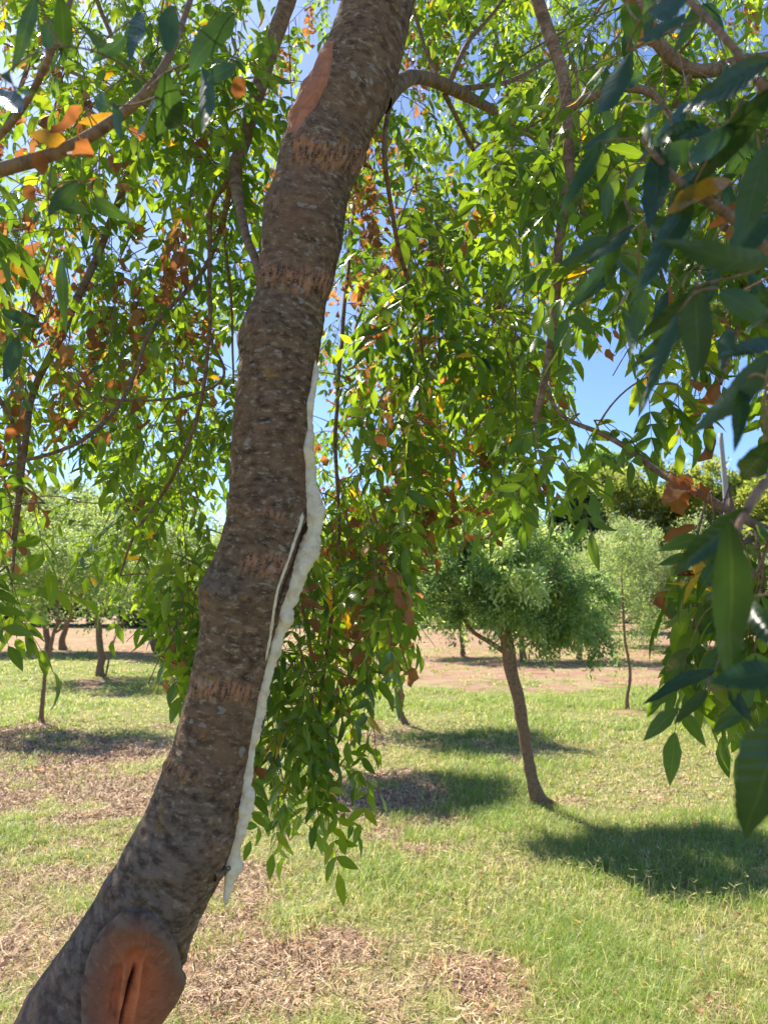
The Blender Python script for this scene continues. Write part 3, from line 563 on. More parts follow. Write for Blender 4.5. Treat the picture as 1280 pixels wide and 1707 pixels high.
# neighbour on the left
nl_ = P(-620, 1000, 1.1); LT = thing('ash_tree', 'neighbouring ash whose dark sunlit-edged branch reaches in from the upper left edge', 'tree', (nl_[0], nl_[1], 0))
L['LT'] = LB(LT, [(-620, 3000, 1.1), (-600, 1800, 1.1), (-640, 800, 1.1), (-600, 300, 1.05), (-520, -200, 1.0)], [70, 60, 52, 42, 30], 'trunk')
L['B'] = LB(LT, [(-600, 380, 1.05), (-300, 360, .78), (-100, 318, .66), (0, 283, .62), (70, 262, .61), (130, 236, .6), (200, 190, .59), (250, 140, .58), (290, 70, .59), (330, -40, .62)], [16, 9, 6.5, 6, 5.5, 5, 4.4, 3.6, 3, 2])
L['B2'] = LB(LT, [(-100, 318, .66), (20, 200, .6), (90, 80, .55), (130, -40, .55)], [3.5, 3, 2.5, 2])
L['B3'] = LB(LT, [(-300, 360, .78), (-120, 520, .85), (20, 700, 1.0), (30, 800, 1.05), (20, 900, 1.1)], [5, 4, 3, 2.5, 2])

YB = np.array([(-400, 1080), (0, 1040), (35, 960), (60, 820), (110, 770), (180, 790), (215, 900), (240, 1080), (330, 1190), (380, 1250), (425, 1400), (560, 1400), (615, 1370), (635, 1250), (650, 1130), (688, 1110), (700, 880), (800, 880), (880, 860), (930, 850), (960, 810), (945, 560), (1010, 540), (1040, 560), (1090, 610), (1150, 620), (1180, 580), (1240, 560), (1300, 900), (1700, 900)], float)
def allowed(p, nz=14):
    px, py = proj(p); return py < np.interp(px, YB[:, 0], YB[:, 1]) + rng.normal(0, nz, px.shape)

GREENS = np.array([(.022, .062, .018), (.040, .096, .018), (.070, .145, .020), (.125, .200, .025)])
class Sprays: pass
def add_shoot(limb, seed, pairs=5, leafL=.105, leafl=.047, brown=0., spread=.5, tint=1., check=True, along=None, lv=0):
    """a drooping shoot around seed, joined to the nearest wood"""
    sk = np.array(SK); own = np.array([q is limb or limb is None or q.tree is limb for q in SKL]) if limb is not None else np.ones(len(sk), bool)
    dd = np.linalg.norm(sk - seed, axis=1) + np.where(own, 0, 99) + .25 * np.maximum(seed[2] - sk[:, 2], 0); j = int(dd.argmin()); lb = SKL[j]; src = sk[j]
    out = nrm((seed - src) * np.array((1, 1, .3)) + rng.normal(0, .05, 3)); ax = nrm(out * .55 + rng.normal(0, .35, 3) + np.array((0, 0, -rng.uniform(.25, 1.)))) if along is None else along
    sl_ = pairs * .034 * leafL / .105; S0 = seed - ax * sl_ * .5
    k = np.linspace(0, 1, 9)[:, None]; ctrl = (src + S0) / 2 + np.array((0, 0, .12 * np.linalg.norm(S0 - src)))+ rng.normal(0, .03, 3) * np.linalg.norm(S0 - src)
    con = (1 - k) ** 2 * src + 2 * k * (1 - k) * ctrl + k ** 2 * S0
    kk = np.linspace(0, 1, 8)[1:, None]; sh = S0 + ax * sl_ * kk + np.array((0, 0, -.18 * sl_)) * kk ** 2
    path = np.vstack([con, sh]); dlen = np.linalg.norm(S0 - src)
    r0 = min(.0012 + .004 * dlen, .0034)
    lb.tw.append(path); lb.twr.append(np.interp(np.linspace(0, 1, 16), [0, .55, 1], [r0, .0013, .0008]) * tint)
    for q in con[3::2]: SK.append(q); SKL.append(lb)
    SK.append(sh[3]); SKL.append(lb)
    # compound leaves
    T = nrm(sh[-1] - S0); u = nrm(np.cross(T, rng.normal(size=3))); v = np.cross(T, u)
    for m in range(pairs):
        f = (m + .6) / pairs; B = S0 + (sh[-1] - S0) * f; ph = (m % 2) * math.pi / 2 + rng.normal(0, .25)
        for sgn in (1, -1):
            if rng.random() < .08: continue
            o = (u * math.cos(ph) + v * math.sin(ph)) * sgn
            d = nrm(o * .95 + T * .45 + np.array((0, 0, -.25)) + rng.normal(0, .18, 3))
            lb.comp.append((B, d, leafL * rng.uniform(.75, 1.15) * (.75 + .35 * math.sin(f * 3)), leafl * rng.uniform(.8, 1.15), rng.random() < brown, check))
    lb.comp.append((sh[-1], nrm(T + np.array((0, 0, -.2))), leafL, leafl, rng.random() < brown, check))

def seeds(n, region, depth, accept=None):
    out = []
    while len(out) < n:
        px = rng.uniform(region[0], region[1]); py = rng.uniform(region[2], region[3])
        if accept is not None and not accept(px, py): continue
        out.append(P(px, py, rng.uniform(*depth)))
    return out
yb = lambda px: np.interp(px, YB[:, 0], YB[:, 1])
acc = lambda px, py: py < yb(px) - 40
S = []
S += [(TREE, s) for s in seeds(330, (-350, 960, -450, 850), (2.1, 3.9), acc)]
S += [(TREE, s) for s in seeds(130, (560, 1300, -50, 700), (1.9, 3.8), acc)]
S += [(TREE, s) for s in seeds(50, (-200, 420, 250, 850), (1.35, 2.2), acc)]
S += [(TREE, s) for s in seeds(17, (190, 420, 850, 1200), (1.35, 2.0), lambda a, b_: b_ < yb(a) - 50 and b_ > 850)]
S += [(TREE, s) for s in seeds(29, (430, 640, 820, 1330), (1.4, 1.9), lambda a, b_: b_ < yb(a) - 50)]
S += [(TREE, s) for s in seeds(18, (600, 740, 700, 1080), (1.6, 2.4), lambda a, b_: b_ < yb(a) - 20)]
S += [(TREE, s) for s in seeds(40, (640, 900, 350, 830), (1.3, 2.0), acc)]
S += [(TREE, s) for s in seeds(30, (40, 450, -80, 300), (1.2, 1.9), acc)]
S += [(TREE, s) for s in seeds(60, (600, 1500, -420, 60), (1.6, 3.0), acc)]
S += [(RT, s) for s in seeds(34, (960, 1330, 60, 640), (.95, 1.6), acc)]
S += [(RT, s) for s in seeds(9, (1150, 1300, 890, 1080), (.7, 1.0))]
S += [(TREE, s) for s in seeds(75, (-150, 1250, -800, -240), (.95, 1.9))]  # unseen overhead shoots, added to shade the near leaves and trunk
S += [(RT, s) for s in seeds(20, (1350, 1900, -100, 900), (.9, 1.6))]
S += [(LT, s) for s in seeds(4, (-20, 60, 800, 960), (1.0, 1.25))]
S += [(TREE, s) for s in seeds(5, (60, 240, 820, 940), (1.5, 2.2))]
S += [(LT, s) for s in seeds(10, (-300, -60, 200, 700), (.8, 1.1))]
S += [(TREE, s) for s in seeds(12, (830, 1020, 40, 300), (1.2, 1.6))]
base_sk = np.array(SK)
S.sort(key=lambda q: np.linalg.norm(base_sk - q[1], axis=1).min())
for tr_, s in S:
    bz = fbm(s[None] * 1.3 + 50, 2)[0]
    pr, pyy = proj(s)
    right = tr_ is RT and pyy > 860
    add_shoot(tr_, s, pairs=int(rng.integers(4, 7)) if not (pr < 240 and pr > -30 and pyy > 800) else 2, leafL=.10 if not right else .09, leafl=.046, brown=(.0 if pyy < -200 else .26 if bz > .14 else .02), check='right' if right else tr_ is not LT and not (pr < 240 and pyy > 818))
# leaves round the small sky opening on the right, hanging from the reaching branch
for px, py, d in [(960, 690, 1.04), (1000, 700, 1.0), (1080, 640, 1.0), (1130, 650, 1.0), (900, 760, 1.03), (945, 775, 1.02), (1150, 600, 1.05)]:
    add_shoot(RT, P(px, py, d), pairs=1, leafL=.06, leafl=.046, brown=.05, check=False)

def near_leaf(tree, b_, t_, wpx, d, kind='green', wobble=.04, face=.3):
    """a single large leaflet close to the camera from base to tip"""
    B = P(*b_, d); T = P(*t_, d + rng.normal(0, wobble)); Lx = np.linalg.norm(T - B)
    own = [i for i, q in enumerate(SKL) if q.tree is tree]; sk = np.array([SK[i] for i in own]); j = own[int(np.linalg.norm(sk - B, axis=1).argmin())]
    lb = SKL[j]; src = SK[j]; k = np.linspace(0, 1, 16)[:, None]; c = (src + B) / 2 + np.array((0, 0, .12 * np.linalg.norm(B - src))) + rng.normal(0, .12, 3) * np.linalg.norm(B - src)
    lb.tw.append((1 - k) ** 2 * src + 2 * k * (1 - k) * c + k ** 2 * B); lb.twr.append(np.linspace(.0008, .0005, 16))
    for q in lb.tw[-1][6::3]: SK.append(q); SKL.append(lb)
    view = nrm(B - np.array((0, 0, EYE))); n_ = nrm(-view * 1. + rng.normal(0, face, 3)); n_ = n_ * (-1 if n_[2] < 0 and rng.random() < .5 else 1)
    lb.near.append((B, T - B, n_, Lx, wpx / 2 / 1280 * d * .92, rng.uniform(-.5, .9), kind))
for a in [((1218, 872), (1212, 1148), 72, .34), ((1300, 1195), (1236, 1398), 96, .33), ((1242, 845), (1122, 962), 48, .37), ((1300, 1120), (1180, 1140), 56, .34), ((1300, 585), (1168, 718), 62, .37),
          ((1160, 480), (1162, 640), 62, .42), ((1100, 245), (1086, 412), 46, .46), ((1046, 85), (1000, 245), 48, .47), ((1000, 235), (945, 345), 30, .47), ((1290, 735), (1212, 832), 54, .37),
          ((1185, 470), (1062, 562), 36, .42), ((1130, 520), (1070, 658), 26, .42), ((1300, 560), (1160, 632), 34, .4), ((1240, 640), (1226, 752), 30, .4), ((1290, 440), (1138, 440), 48, .4),
          ((1078, 372), (1192, 384), 42, .47), ((1285, 100), (1128, 188), 66, .38), ((1290, 140), (1165, 285), 60, .38), ((1230, 200), (1080, 330), 40, .42), ((1140, -30), (1052, 112), 60, .4),
          ((1045, 0), (1060, 70), 44, .45), ((1185, 215), (1050, 222), 40, .44), ((1040, 330), (1010, 470), 36, .5), ((1200, 480), (1290, 545), 46, .4), ((1110, 180), (1000, 200), 34, .5),
          ((1250, 545), (1290, 520), 50, .4), ((1280, 240), (1225, 420), 60, .36), ((1020, 420), (950, 520), 24, .6), ((1150, 300), (1130, 430), 46, .44), ((1240, 1000), (1300, 1090), 40, .42), ((1290, 350), (1180, 470), 50, .42), ((1180, 1150), (1120, 1215), 22, .6), ((1190, 1120), (1090, 1138), 26, .6), ((1150, 1080), (1095, 1130), 22, .7), ((1215, 1150), (1250, 1200), 22, .6)]:
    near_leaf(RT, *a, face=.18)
for _ in range(46):
    bx, by_ = rng.uniform(1010, 1310), rng.uniform(-30, 560); an = rng.normal(1.9, .55); ln_ = rng.uniform(90, 150); dd_ = rng.uniform(.48, .75)
    near_leaf(RT, (bx, by_), (bx + math.cos(an) * ln_ * .45 / dd_ ** 1, by_ + math.sin(an) * ln_ * .45 / dd_), rng.uniform(24, 36) * .5 / dd_ * 1.1, dd_)
near_leaf(RT, (1215, 300), (1108, 348), 46, .45, 'yellow'); near_leaf(RT, (1250, 330), (1205, 372), 28, .45, 'brown'); near_leaf(RT, (1150, 795), (1102, 850), 46, .95, 'brown', face=.1)
near_leaf(RT, (1090, 70), (1062, 30), 34, .9, 'brown'); near_leaf(RT, (1235, 900), (1170, 925), 24, .6, 'brown'); near_leaf(RT, (1155, 880), (1092, 900), 20, .95, 'brown'); near_leaf(RT, (1170, 800), (1185, 850), 24, .95, 'brown')
near_leaf(RT, (1140, 800), (1130, 875), 34, .95, 'brown', face=.1); near_leaf(RT, (1120, 560), (1135, 480), 26, .9, 'brown')
near_leaf(RT, (1200, 640), (1175, 690), 28, .9, 'brown'); near_leaf(RT, (1030, 300), (1010, 340), 26, .7, 'lime'); near_leaf(RT, (1170, 330), (1160, 300), 26, .7, 'lime')
for a in [((275, 120), (292, 258), 52, .47), ((335, 110), (362, 252), 44, .5), ((392, 20), (300, 118), 48, .47), ((392, 108), (328, 142), 30, .5), ((290, 10), (272, 104), 44, .47), ((262, 160), (240, 235), 30, .5),
          ((12, 120), (30, 188), 40, .45), ((104, 430), (100, 560), 26, .6), ((60, -10), (18, 122), 30, .45), ((85, 30), (68, 108), 26, .5), ((98, -10), (118, 118), 34, .45), ((186, 175), (150, 158), 36, .5),
          ((190, 170), (204, 242), 24, .5), ((300, 135), (250, 250), 34, .5), ((210, 60), (150, 110), 30, .55), ((40, 190), (0, 150), 40, .42), ((130, 300), (80, 360), 30, .6), ((160, 330), (220, 370), 34, .6), ((90, 340), (170, 352), 30, .62),
          ((30, 560), (10, 640), 30, .7), ((180, 60), (190, 130), 26, .5), ((235, 20), (215, 90), 30, .5), ((0, 520), (90, 545), 24, .7)]:
    near_leaf(LT, *a)
for a in [((110, 230), (45, 226), 32, .6), ((205, 195), (120, 205), 24, .6)]: near_leaf(LT, *a, kind='yellow')
for a in [((60, 255), (85, 295), 30, .6), ((130, 250), (145, 290), 34, .6), ((140, 180), (90, 215), 26, .6), ((40, 310), (75, 330), 26, .65), ((35, 690), (12, 755), 34, .8), ((240, 230), (215, 215), 22, .7), ((405, 130), (385, 165), 30, 1.1)]: near_leaf(LT if a[0][0] < 300 else TREE, *a, kind='brown')

for s_ in seeds(34, (170, 420, 470, 850), (1.7, 2.9), acc): add_shoot(TREE, s_, pairs=5, leafL=.10, leafl=.044, brown=.02)
for s_ in seeds(14, (-20, 200, 560, 760), (1.8, 3.0), acc): add_shoot(TREE, s_, pairs=4, leafL=.10, leafl=.044, brown=.02)

def finish(lb):
    tr_ = lb.tree; root = tr_
    V, Fs, B = [], [], []; off = 0
    for p, r in lb.wood:
        r = r * (1 + .06 * fbm(p * 60, 2))
        v, f, c = tubes(p[None], r[None], 22); V.append(v); Fs.append(f + off); B.append(c); off += len(v)
    if lb.tw:
        v, f, c = tubes(np.array(lb.tw), np.array(lb.twr), 6); V.append(v); Fs.append(f + off); B.append(c); off += len(v)
    cm = lb.comp; rach = None; leafs = []
    if cm:
        Bs = np.array([q[0] for q in cm]); D = np.array([q[1] for q in cm]); Lr = np.array([q[2] for q in cm]); Ll = np.array([q[3] for q in cm]); br = np.array([q[4] for q in cm]); ck = np.array([str(q[5]) for q in cm])
        mid_ = Bs + D * Lr[:, None] * .9; mx_, my_ = proj(mid_)
        ok = (ck == 'False') | ((ck == 'right') & (mx_ > 1110) & (my_ < 1185)) | ((ck == 'True') & allowed(Bs + D * Lr[:, None] * .9)); Bs, D, Lr, Ll, br = Bs[ok], D[ok], Lr[ok], Ll[ok], br[ok]
    if cm and len(Bs):
        M = len(Bs); g_ = np.array((0, 0, -1.)); dr = rng.uniform(.15, .55, M) + br * .5
        Nn = nrm(np.array((0, 0, 1.)) + rng.normal(0, .45, (M, 3))); Sd = nrm(np.cross(D, Nn)); Nn = np.cross(Sd, D)
        pos = lambda t: Bs + D * (Lr * t)[:, None] + g_ * (Lr * dr * t * t)[:, None]
        tan = lambda t: nrm(D + 2 * g_ * (dr * t)[:, None])
        path = np.stack([pos(t) for t in (0, .25, .5, .75, 1.)], 1)
        v, f, c = tubes(path, np.tile([.0008, .0007, .0006, .0005, .0004], (M, 1)), 3); V.append(v); Fs.append(f + off); B.append(c); off += len(v)
        O, DD, NN, LL, WW, CU, BR = [], [], [], [], [], [], []
        tone = rng.random(M); np3 = rng.random(M) < .6
        for i, t in enumerate((.36, .58, .80, 1.)):
            for sgn in ((1, -1) if t < 1 else (0,)):
                has = np3 | (i > 0)
                d = nrm(tan(t) * .62 + Sd * sgn * .85 + g_ * .18 + rng.normal(0, .13, (M, 3)))
                l_ = Ll * rng.uniform(.85, 1.1, M) * (1.12 if t == 1 else 1 - .12 * (i == 0)); k = has & (rng.random(M) > .03)
                O.append(pos(t)[k]); DD.append(d[k]); NN.append(nrm(Nn + rng.normal(0, .22, (M, 3)))[k]); LL.append(l_[k]); WW.append((l_ * rng.uniform(.15, .20, M))[k]); CU.append(rng.uniform(-.2, 1.0, M)[k] + br[k] * rng.uniform(.5, 2.4, k.sum()))
                BR.append(np.stack([br[k], tone[k]], 1))
        O, DD, NN, LL, WW, CU, BR = map(np.concatenate, (O, DD, NN, LL, WW, CU, BR)); leafs.append((0, O, DD, NN, LL, WW, CU, BR))
    o = mesh_obj(lb.name, np.concatenate(V), [np.concatenate(Fs)], M_TWIG if lb.name == 'branch' else M_BARK, root, {'barkco': ('FLOAT_VECTOR', np.concatenate(B))})
    groups = {'foliage': [], 'withered_foliage': []}
    for lv, O, DD, NN, LL, WW, CU, BR in leafs:
        for nm_, k in (('foliage', BR[:, 0] < .5), ('withered_foliage', BR[:, 0] >= .5)):
            if not k.any(): continue
            n_ = int(k.sum()); dry = nm_ != 'foliage'
            wv, fv, lc, nv = leaves(O[k], DD[k], NN[k], LL[k] * (.95 if dry else 1), WW[k] * (1.15 if dry else 1), CU[k], 0, rng.normal(0, 1.1 if dry else .15, n_), 1.6 if dry else 0.)
            t = np.clip(BR[k, 1] * .6 + rng.random(n_) * .4, 0, .999) * 3; i = t.astype(int); fr = (t - i)[:, None]; c = GREENS[i] * (1 - fr) + GREENS[i + 1] * fr
            if dry: kk = rng.random((n_, 1)); c = np.array((.25, .09, .035)) * (1 - kk) + np.array((.50, .23, .09)) * kk
            else: c = np.where(rng.random((n_, 1)) < .012, np.array((.30, .22, .02)), c)
            groups[nm_].append((wv, fv, lc, np.repeat(c, nv, 0)))
    nearg = []
    if lb.near:
        for nm_ in groups:
            ns = [q for q in lb.near if (q[6] == 'brown') == (nm_ != 'foliage')]
            if not ns: continue
            n_ = len(ns); cu = np.array([q[5] for q in ns]) + (1.0 if nm_ != 'foliage' else 0)
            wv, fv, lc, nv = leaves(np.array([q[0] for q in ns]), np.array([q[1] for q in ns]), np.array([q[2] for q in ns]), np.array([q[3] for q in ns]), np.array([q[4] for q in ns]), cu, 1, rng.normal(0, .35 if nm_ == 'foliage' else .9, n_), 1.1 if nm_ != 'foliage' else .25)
            c = np.array([{'green': (.016, .045, .018), 'yellow': (.30, .17, .015), 'brown': (.34, .12, .04), 'lime': (.10, .18, .02)}[q[6]] for q in ns]) * rng.uniform(.8, 1.2, (n_, 1))  # near green is darkened, the shade on these leaves is in the tint
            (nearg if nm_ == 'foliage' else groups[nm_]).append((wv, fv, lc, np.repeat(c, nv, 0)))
    for nm_, gl in list(groups.items()) + [('broad_foliage', nearg)]:
        if not gl: continue
        V, Fs, Lc, Cc = [], [], [], []; off = 0
        for v, f, lc, c in gl: V.append(v); Fs.append(f + off); Lc.append(lc); Cc.append(c); off += len(v)
        x = mesh_obj(nm_, np.concatenate(V), [np.concatenate(Fs)], {'foliage': M_LEAF, 'broad_foliage': M_NEAR}.get(nm_, M_DRY), None, {'leafco': ('FLOAT_VECTOR', np.concatenate(Lc)), 'tint': ('FLOAT_COLOR', np.concatenate(Cc))})
        x.parent = o
for lb in LIMBS: finish(lb)

# ------------------------------------------------------------------ the other trees of the orchard
def orchard_tree(label, root_px, trunk, crown, n_leaf, ll, cols, group='young ash trees of the orchard', d=None, name='young_tree', cat='tree', forks=(), mat=None, droop=.5, nclump=60, lw=.17, cl=1., up=0.):
    """root_px: foot; trunk: (px, py, radius mm) upwards; crown: ellipsoids (px, py, rx, ry) at that distance"""
    if d is None: g0 = G(*root_px); d = g0[1]
    foot = P(root_px[0], root_px[1], d); foot[2] = 0.
    t = thing(name, label, cat, tuple(foot), group)
    z = lambda q: P(q[0], q[1], d * (1 + (q[3] if len(q) > 3 else 0)))
    pts = [foot - np.array((0, 0, .05))] + [z(q) for q in trunk]; rad = [trunk[0][2] * 1.5 * .001] + [q[2] * .001 for q in trunk]
    p, r = spline(pts, rad, 40); r[:3] *= np.array([1.7, 1.35, 1.1]); p = p + fbm(p * 5, 2)[:, None] * r[:, None] * .5 * np.array((1, 1, 0))
    r = r * (1 + .12 * fbm(p * 25, 2))
    V, F, B = tubes(p[None], r[None], 14); Vs, Fs, Bs = [V], [F], [B]; off = len(V)
    E = []
    for q in crown:
        c = P(q[0], q[1], d); rx = q[2] / 1280 * d; rz = q[3] / 1280 * d; E.append((c, np.array((rx, rx * .9, rz))))
    vol = np.array([np.prod(e[1]) for e in E]); vol = vol / vol.sum()
    C = []
    for _ in range(nclump):
        c, e = E[rng.choice(len(E), p=vol)]; dv = nrm(rng.normal(size=3)); C.append(c + dv * e * rng.uniform(.25, 1.) ** .6)
    C = np.array(C); wood = [p[-12:]]; top = p[-10:]
    for f_ in forks:
        fp, fr = spline([z(q) for q in f_], [q[2] * .001 for q in f_], 20); v, f, b_ = tubes(fp[None], fr[None], 10); Vs.append(v); Fs.append(f + off); Bs.append(b_); off += len(v); wood.append(fp[6:])
    wd_ = np.concatenate(wood)
    br, brr = [], []
    for c in C:
        j = np.linalg.norm(wd_ - c, axis=1).argmin(); k = np.linspace(0, 1, 8)[:, None]; ctl = (wd_[j] + c) / 2 + np.array((0, 0, .12 * np.linalg.norm(c - wd_[j])))
        br.append((1 - k) ** 2 * wd_[j] + 2 * k * (1 - k) * ctl + k ** 2 * c); brr.append(np.linspace(r[-1] * .2, r[-1] * .06, 8))
    v, f, b_ = tubes(np.array(br), np.array(brr), 5); Vs.append(v); Fs.append(f + off); Bs.append(b_)
    mesh_obj('trunk', np.concatenate(Vs), [np.concatenate(Fs)], M_FBARK, t, {'barkco': ('FLOAT_VECTOR', np.concatenate(Bs))})
    ci = rng.integers(0, nclump, n_leaf); size = np.mean([e[1][0] for e in E]) * .55 * cl
    sz = size * rng.uniform(.6, 1.3, nclump)
    NTW = 9; td = nrm(rng.normal(size=(nclump, NTW, 3)) + np.array((0, 0, .15 + up * 1.2)) + nrm(C - C.mean(0))[:, None] * .7); tl = rng.uniform(.5, 1.25, (nclump, NTW)); wi = rng.integers(0, NTW, n_leaf)
    q = rng.random(n_leaf) ** .75; ln = sz[ci] * tl[ci, wi]
    O = C[ci] + td[ci, wi] * (ln * q)[:, None] - np.array((0, 0, 1.)) * (droop * ln * q * q)[:, None] + rng.normal(0, 1, (n_leaf, 3)) * (.10 * sz[ci] + ll * .25)[:, None]
    D = nrm(rng.normal(size=(n_leaf, 3)) * .8 + td[ci, wi] + np.array((0, 0, -.4 + up))); N_ = nrm(rng.normal(size=(n_leaf, 3)) * .7 + np.array((0, 0, 1.)))
    L_ = ll * rng.uniform(.7, 1.3, n_leaf); V, F = tinyleaves(O, D, N_, L_, L_ * lw)
    cols = np.array(cols); tc = rng.random(nclump)[ci] * .6 + rng.random(n_leaf) * .4; t_ = tc * (len(cols) - 1.001); i = t_.astype(int); fr = (t_ - i)[:, None]
    c = cols[i] * (1 - fr) + cols[i + 1] * fr
    mesh_obj('crown', V, [F], mat or M_FAR, t, {'tint': ('FLOAT_COLOR', np.repeat(c, 4, 0))}, smooth=False)
    return t
GA = [(.06, .12, .055), (.13, .21, .09), (.24, .32, .15), (.42, .48, .30)]
GP = [(.08, .13, .055), (.13, .19, .08), (.19, .25, .11), (.26, .31, .15)]  # pale greens that also stand in for distance haze
GW = [(.10, .15, .08), (.16, .21, .12), (.24, .29, .18), (.32, .36, .24)]  # silvery greens, with distance haze put into the colour as well
GY = [(.07, .11, .03), (.13, .17, .045), (.22, .26, .07), (.32, .34, .12)]
GD = [(.03, .055, .025), (.05, .085, .035), (.08, .12, .05)]
orchard_tree('slender young ash in the middle of the grass at right, round blue-green crown', (901, 1345), [(890, 1310, 50), (881, 1262, 47), (870, 1200, 47), (857, 1130, 50), (846, 1080, 54), (838, 1020, 40), (830, 980, 28)],
    [(845, 950, 130, 85), (935, 1000, 85, 75), (750, 980, 70, 62), (815, 885, 105, 48), (968, 1050, 50, 34), (725, 930, 50, 50), (855, 1020, 80, 34)], 46000, .046, GA, nclump=150, cl=.75,
    forks=[[(896, 1325, 34), (916, 1338, 30), (948, 1350, 8)], [(893, 1320, 30), (884, 1345, 20), (876, 1356, 6)], [(846, 1090, 24), (815, 1070, 20), (785, 1050, 16), (760, 1010, 12)], [(838, 1030, 24), (870, 1000, 18), (920, 970, 14)]])
orchard_tree('thin sapling beyond the slender ash, at the edge of the bare soil at right', (1047, 1182), [(1045, 1165, 27), (1050, 1120, 23), (1041, 1060, 20), (1036, 960, 12)],
    [(1040, 960, 62, 60), (1055, 1040, 50, 40), (1050, 900, 45, 40), (1045, 1090, 22, 22)], 7000, .05, GP, nclump=60, droop=1.)
orchard_tree('young ash half hidden behind the hanging leaves right of the big trunk', (678, 1207), [(668, 1185, 34), (660, 1120, 32), (645, 1060, 30), (640, 1000, 26)],
    [(660, 930, 95, 75), (720, 990, 60, 50), (600, 980, 70, 60), (650, 860, 70, 50)], 20000, .06, GP, nclump=90,
    forks=[[(652, 1090, 22), (680, 1040, 18), (710, 1000, 14)]])
orchard_tree('ash screened by the leaf cluster below the sap streak', (555, 1272), [(552, 1240, 40), (548, 1150, 38), (550, 1060, 34)], [(556, 960, 120, 80), (500, 930, 80, 60), (620, 990, 70, 55)], 22000, .055, GA, nclump=90)
orchard_tree('forked sapling at the left edge of the grass with a dark knobbly foot', (72, 1205), [(68, 1190, 32), (75, 1130, 24), (88, 1060, 24), (100, 1035, 20)],
    [(95, 930, 110, 70), (30, 970, 70, 45), (150, 970, 60, 40)], 14000, .06, GP, nclump=80, forks=[[(88, 1062, 18), (96, 1030, 16), (92, 990, 12)], [(92, 1055, 18), (112, 1040, 16), (120, 1015, 12)]])
orchard_tree('dark curved stem left of the big trunk with a thin shoot at its foot', (168, 1128), [(168, 1110, 75), (167, 1060, 66), (158, 1025, 55), (150, 1000, 45)], [(190, 900, 130, 90), (260, 960, 70, 50), (120, 950, 70, 50)], 15000, .09, GP, nclump=90,
    forks=[[(176, 1128, 22), (184, 1090, 18), (196, 1050, 14)]], name='orchard_tree')
orchard_tree('farther dark stem leaning left, first of the pair beyond the forked sapling', (82, 1084), [(80, 1070, 105), (74, 1040, 85), (62, 1010, 75)], [(40, 900, 80, 80), (10, 950, 60, 50), (60, 840, 40, 40)], 15000, .14, GW, nclump=110, name='orchard_tree', up=.8)
orchard_tree('farther dark stem leaning right, second of the pair beyond the forked sapling', (104, 1084), [(104, 1072, 105), (108, 1050, 85), (118, 1020, 75)], [(130, 900, 70, 90), (110, 840, 45, 45), (170, 950, 50, 45)], 15000, .14, GW, nclump=110, name='orchard_tree', up=.8)
orchard_tree('pale tree glimpsed between the hanging leaves left of the big trunk', (262, 1090), [(255, 1070, 100), (250, 1040, 80), (262, 1010, 65)], [(270, 900, 90, 90), (320, 950, 70, 50)], 14000, .14, GP, nclump=100, name='orchard_tree', up=.4)
orchard_tree('round pale tree on the bare soil between the half hidden ash and the slender ash', (770, 1096), [(770, 1075, 60), (768, 1045, 55)], [(765, 965, 90, 70), (720, 990, 50, 40)], 14000, .09, GP, nclump=90, name='orchard_tree', up=.3)
orchard_tree('pale tree on the bare soil just right of the slender ash trunk', (965, 1100), [(965, 1080, 60), (962, 1050, 55)], [(960, 975, 80, 66), (1000, 1000, 45, 40)], 14000, .09, GP, nclump=90, name='orchard_tree', up=.3)
orchard_tree('small tree behind the round blue-green crown, on the bare soil', (872, 1102), [(870, 1080, 75), (868, 1040, 60)], [(860, 980, 70, 50)], 8000, .11, GP, nclump=60, name='orchard_tree')
orchard_tree('thin-stemmed pale tree standing farthest right on the bare soil', (1088, 1085), [(1087, 1060, 45), (1084, 1030, 40), (1080, 1000, 40)], [(1075, 965, 60, 65), (1060, 910, 45, 45), (1110, 980, 55, 55), (1090, 1020, 50, 30)], 16000, .11, GW, nclump=110, name='orchard_tree', up=.6)
orchard_tree('pale silvery tree in front of the dark hedge tree', (1015, 1075), [(1014, 1050, 60), (1012, 1020, 50)], [(1015, 960, 60, 55), (1030, 910, 50, 40)], 15000, .12, GW, nclump=110, name='orchard_tree', up=.6)
orchard_tree('pale silvery tree past the right branch tip', (1175, 1078), [(1174, 1050, 60), (1172, 1020, 50)], [(1170, 960, 70, 60), (1190, 910, 50, 45)], 14000, .13, GW, nclump=100, name='orchard_tree', up=.6)
orchard_tree('pale tree at the right edge of the orchard', (1320, 1100), [(1318, 1070, 60), (1320, 1030, 50)], [(1320, 960, 80, 70)], 9000, .12, GP, nclump=80, name='orchard_tree')
orchard_tree('orchard tree hidden behind the big trunk', (400, 1110), [(400, 1080, 60), (402, 1040, 50)], [(400, 960, 90, 80)], 10000, .1, GP, nclump=80, name='orchard_tree')
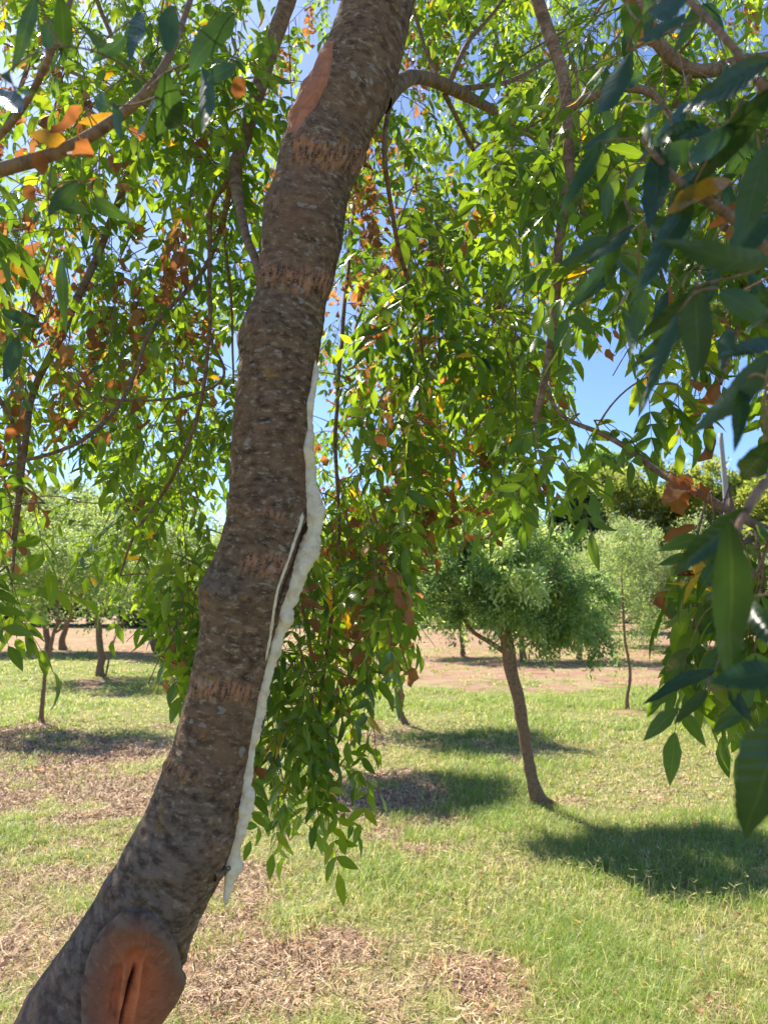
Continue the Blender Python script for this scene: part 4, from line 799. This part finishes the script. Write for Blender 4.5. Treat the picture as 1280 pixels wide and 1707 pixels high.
# tree belt on the far side of the field
belt = [(-130, 46, 220, 850, GP, 'pale bushy far tree beyond the left edge'), (20, 52, 170, 815, GW, 'silvery feathery far tree at the left edge of the sky'), (150, 50, 170, 850, GW, 'silvery far tree between the left orchard stems'), (285, 47, 160, 880, GP, 'pale far tree left of the big trunk'), (420, 50, 170, 870, GY, 'yellow-green far tree behind the big trunk'),
        (560, 52, 160, 890, GD, 'dark far tree right of the sap streak'), (690, 48, 170, 880, GY, 'yellow-green far tree above the half hidden ash'), (820, 54, 190, 805, GP, 'pale far tree behind the blue-green crown'), (960, 40, 130, 815, GD, 'dark shady far tree with a black trunk behind the slender ash'),
        (1060, 58, 230, 750, GY, 'broad sunlit yellow-green far tree below the sky opening'), (1195, 60, 220, 765, GY, 'yellow-green far tree behind the pole'), (1330, 52, 240, 770, GY, 'far tree beyond the right edge')]
for px, d, wpx, top, cols, lab in belt:
    by = 1000 + EYE * 1280 / d; m = (top + by) / 2; hh = (by - top) / 2
    orchard_tree(lab, (px, by), [(px, by - 12, 260), (px + 3, m + hh * .2, 200)], [(px, m, wpx * .5, hh * .9), (px - wpx * .33, m + hh * .35, wpx * .28, hh * .6), (px + wpx * .33, m + hh * .3, wpx * .28, hh * .6), (px + wpx * .1, m - hh * .35, wpx * .3, hh * .55)],
        60000, .34, cols, d=d, name='far_tree', group='trees along the far side of the field', nclump=230, cl=.6, lw=.24, droop=.3, up=.5)
orchard_tree('small rounded tree top rising above the yellow-green far trees', (1010, 1023), [(1010, 1000, 300), (1010, 860, 200)], [(1008, 772, 30, 18), (992, 795, 38, 25), (1026, 792, 28, 22)], 16000, .42, [(.10, .18, .07), (.18, .28, .10), (.28, .38, .16)], d=85, name='far_tree', group='trees along the far side of the field', nclump=70, cl=.9, lw=.25, up=.5)

# ------------------------------------------------------------------ pole with its wire, dry weed
pd = 27.; f0 = P(1212, 1000, pd); pole = thing('utility_pole', 'thin grey pole leaning slightly above the far trees at right', 'pole', (f0[0], pd, 0))
pts, rd = spline([np.array((f0[0] + .05, pd, -.05)), P(1211, 850, pd), P(1201, 722, pd)], [.12, .10, .075], 20); V, F, bc = tubes(pts[None], rd[None], 16)
cap = np.arange(16) + 19 * 16; mesh_obj('shaft', V, [F, cap[None]], M_POLE, pole)
e1 = P(1202, 738, pd); e2 = P(500, 905, pd + 9); k = np.linspace(0, 1, 30)[:, None]; wr = e1 * (1 - k) + e2 * k - np.array((0, 0, .5)) * 4 * k * (1 - k)
V, F, bc = tubes(wr[None], np.full((1, 30), .009), 5); mesh_obj('wire', V, [F], M_WIRE, pole)
wf = G(1176, 1625); weed = thing('dry_weed', 'pale dried weed stalk with star-like tips in the grass at lower right', 'weed', (wf[0], wf[1], 0))
zz_ = .15; st_ = [np.array((wf[0], wf[1], 0)) + np.array((-.018 * k, 0, zz_ * k)) for k in np.linspace(0, 1, 6)]
tw, rr_ = [np.array(st_)], [np.linspace(.003, .0012, 6)]
for k in range(14):
    a0 = k * 2.4; s0 = st_[5 - (k // 6)]; dv = np.array((math.cos(a0), math.sin(a0), .5 + .5 * (k % 2))); tw.append(np.array([s0 + dv * .030 * j / 5 for j in range(6)])); rr_.append(np.linspace(.0014, .0006, 6))
V, F, bc = tubes(np.array(tw), np.array(rr_), 5); b = NB('dry stalk'); m_ = b.done(b.bsdf((.55, .50, .36), .8)); mesh_obj('stalk', V, [F], m_, weed)
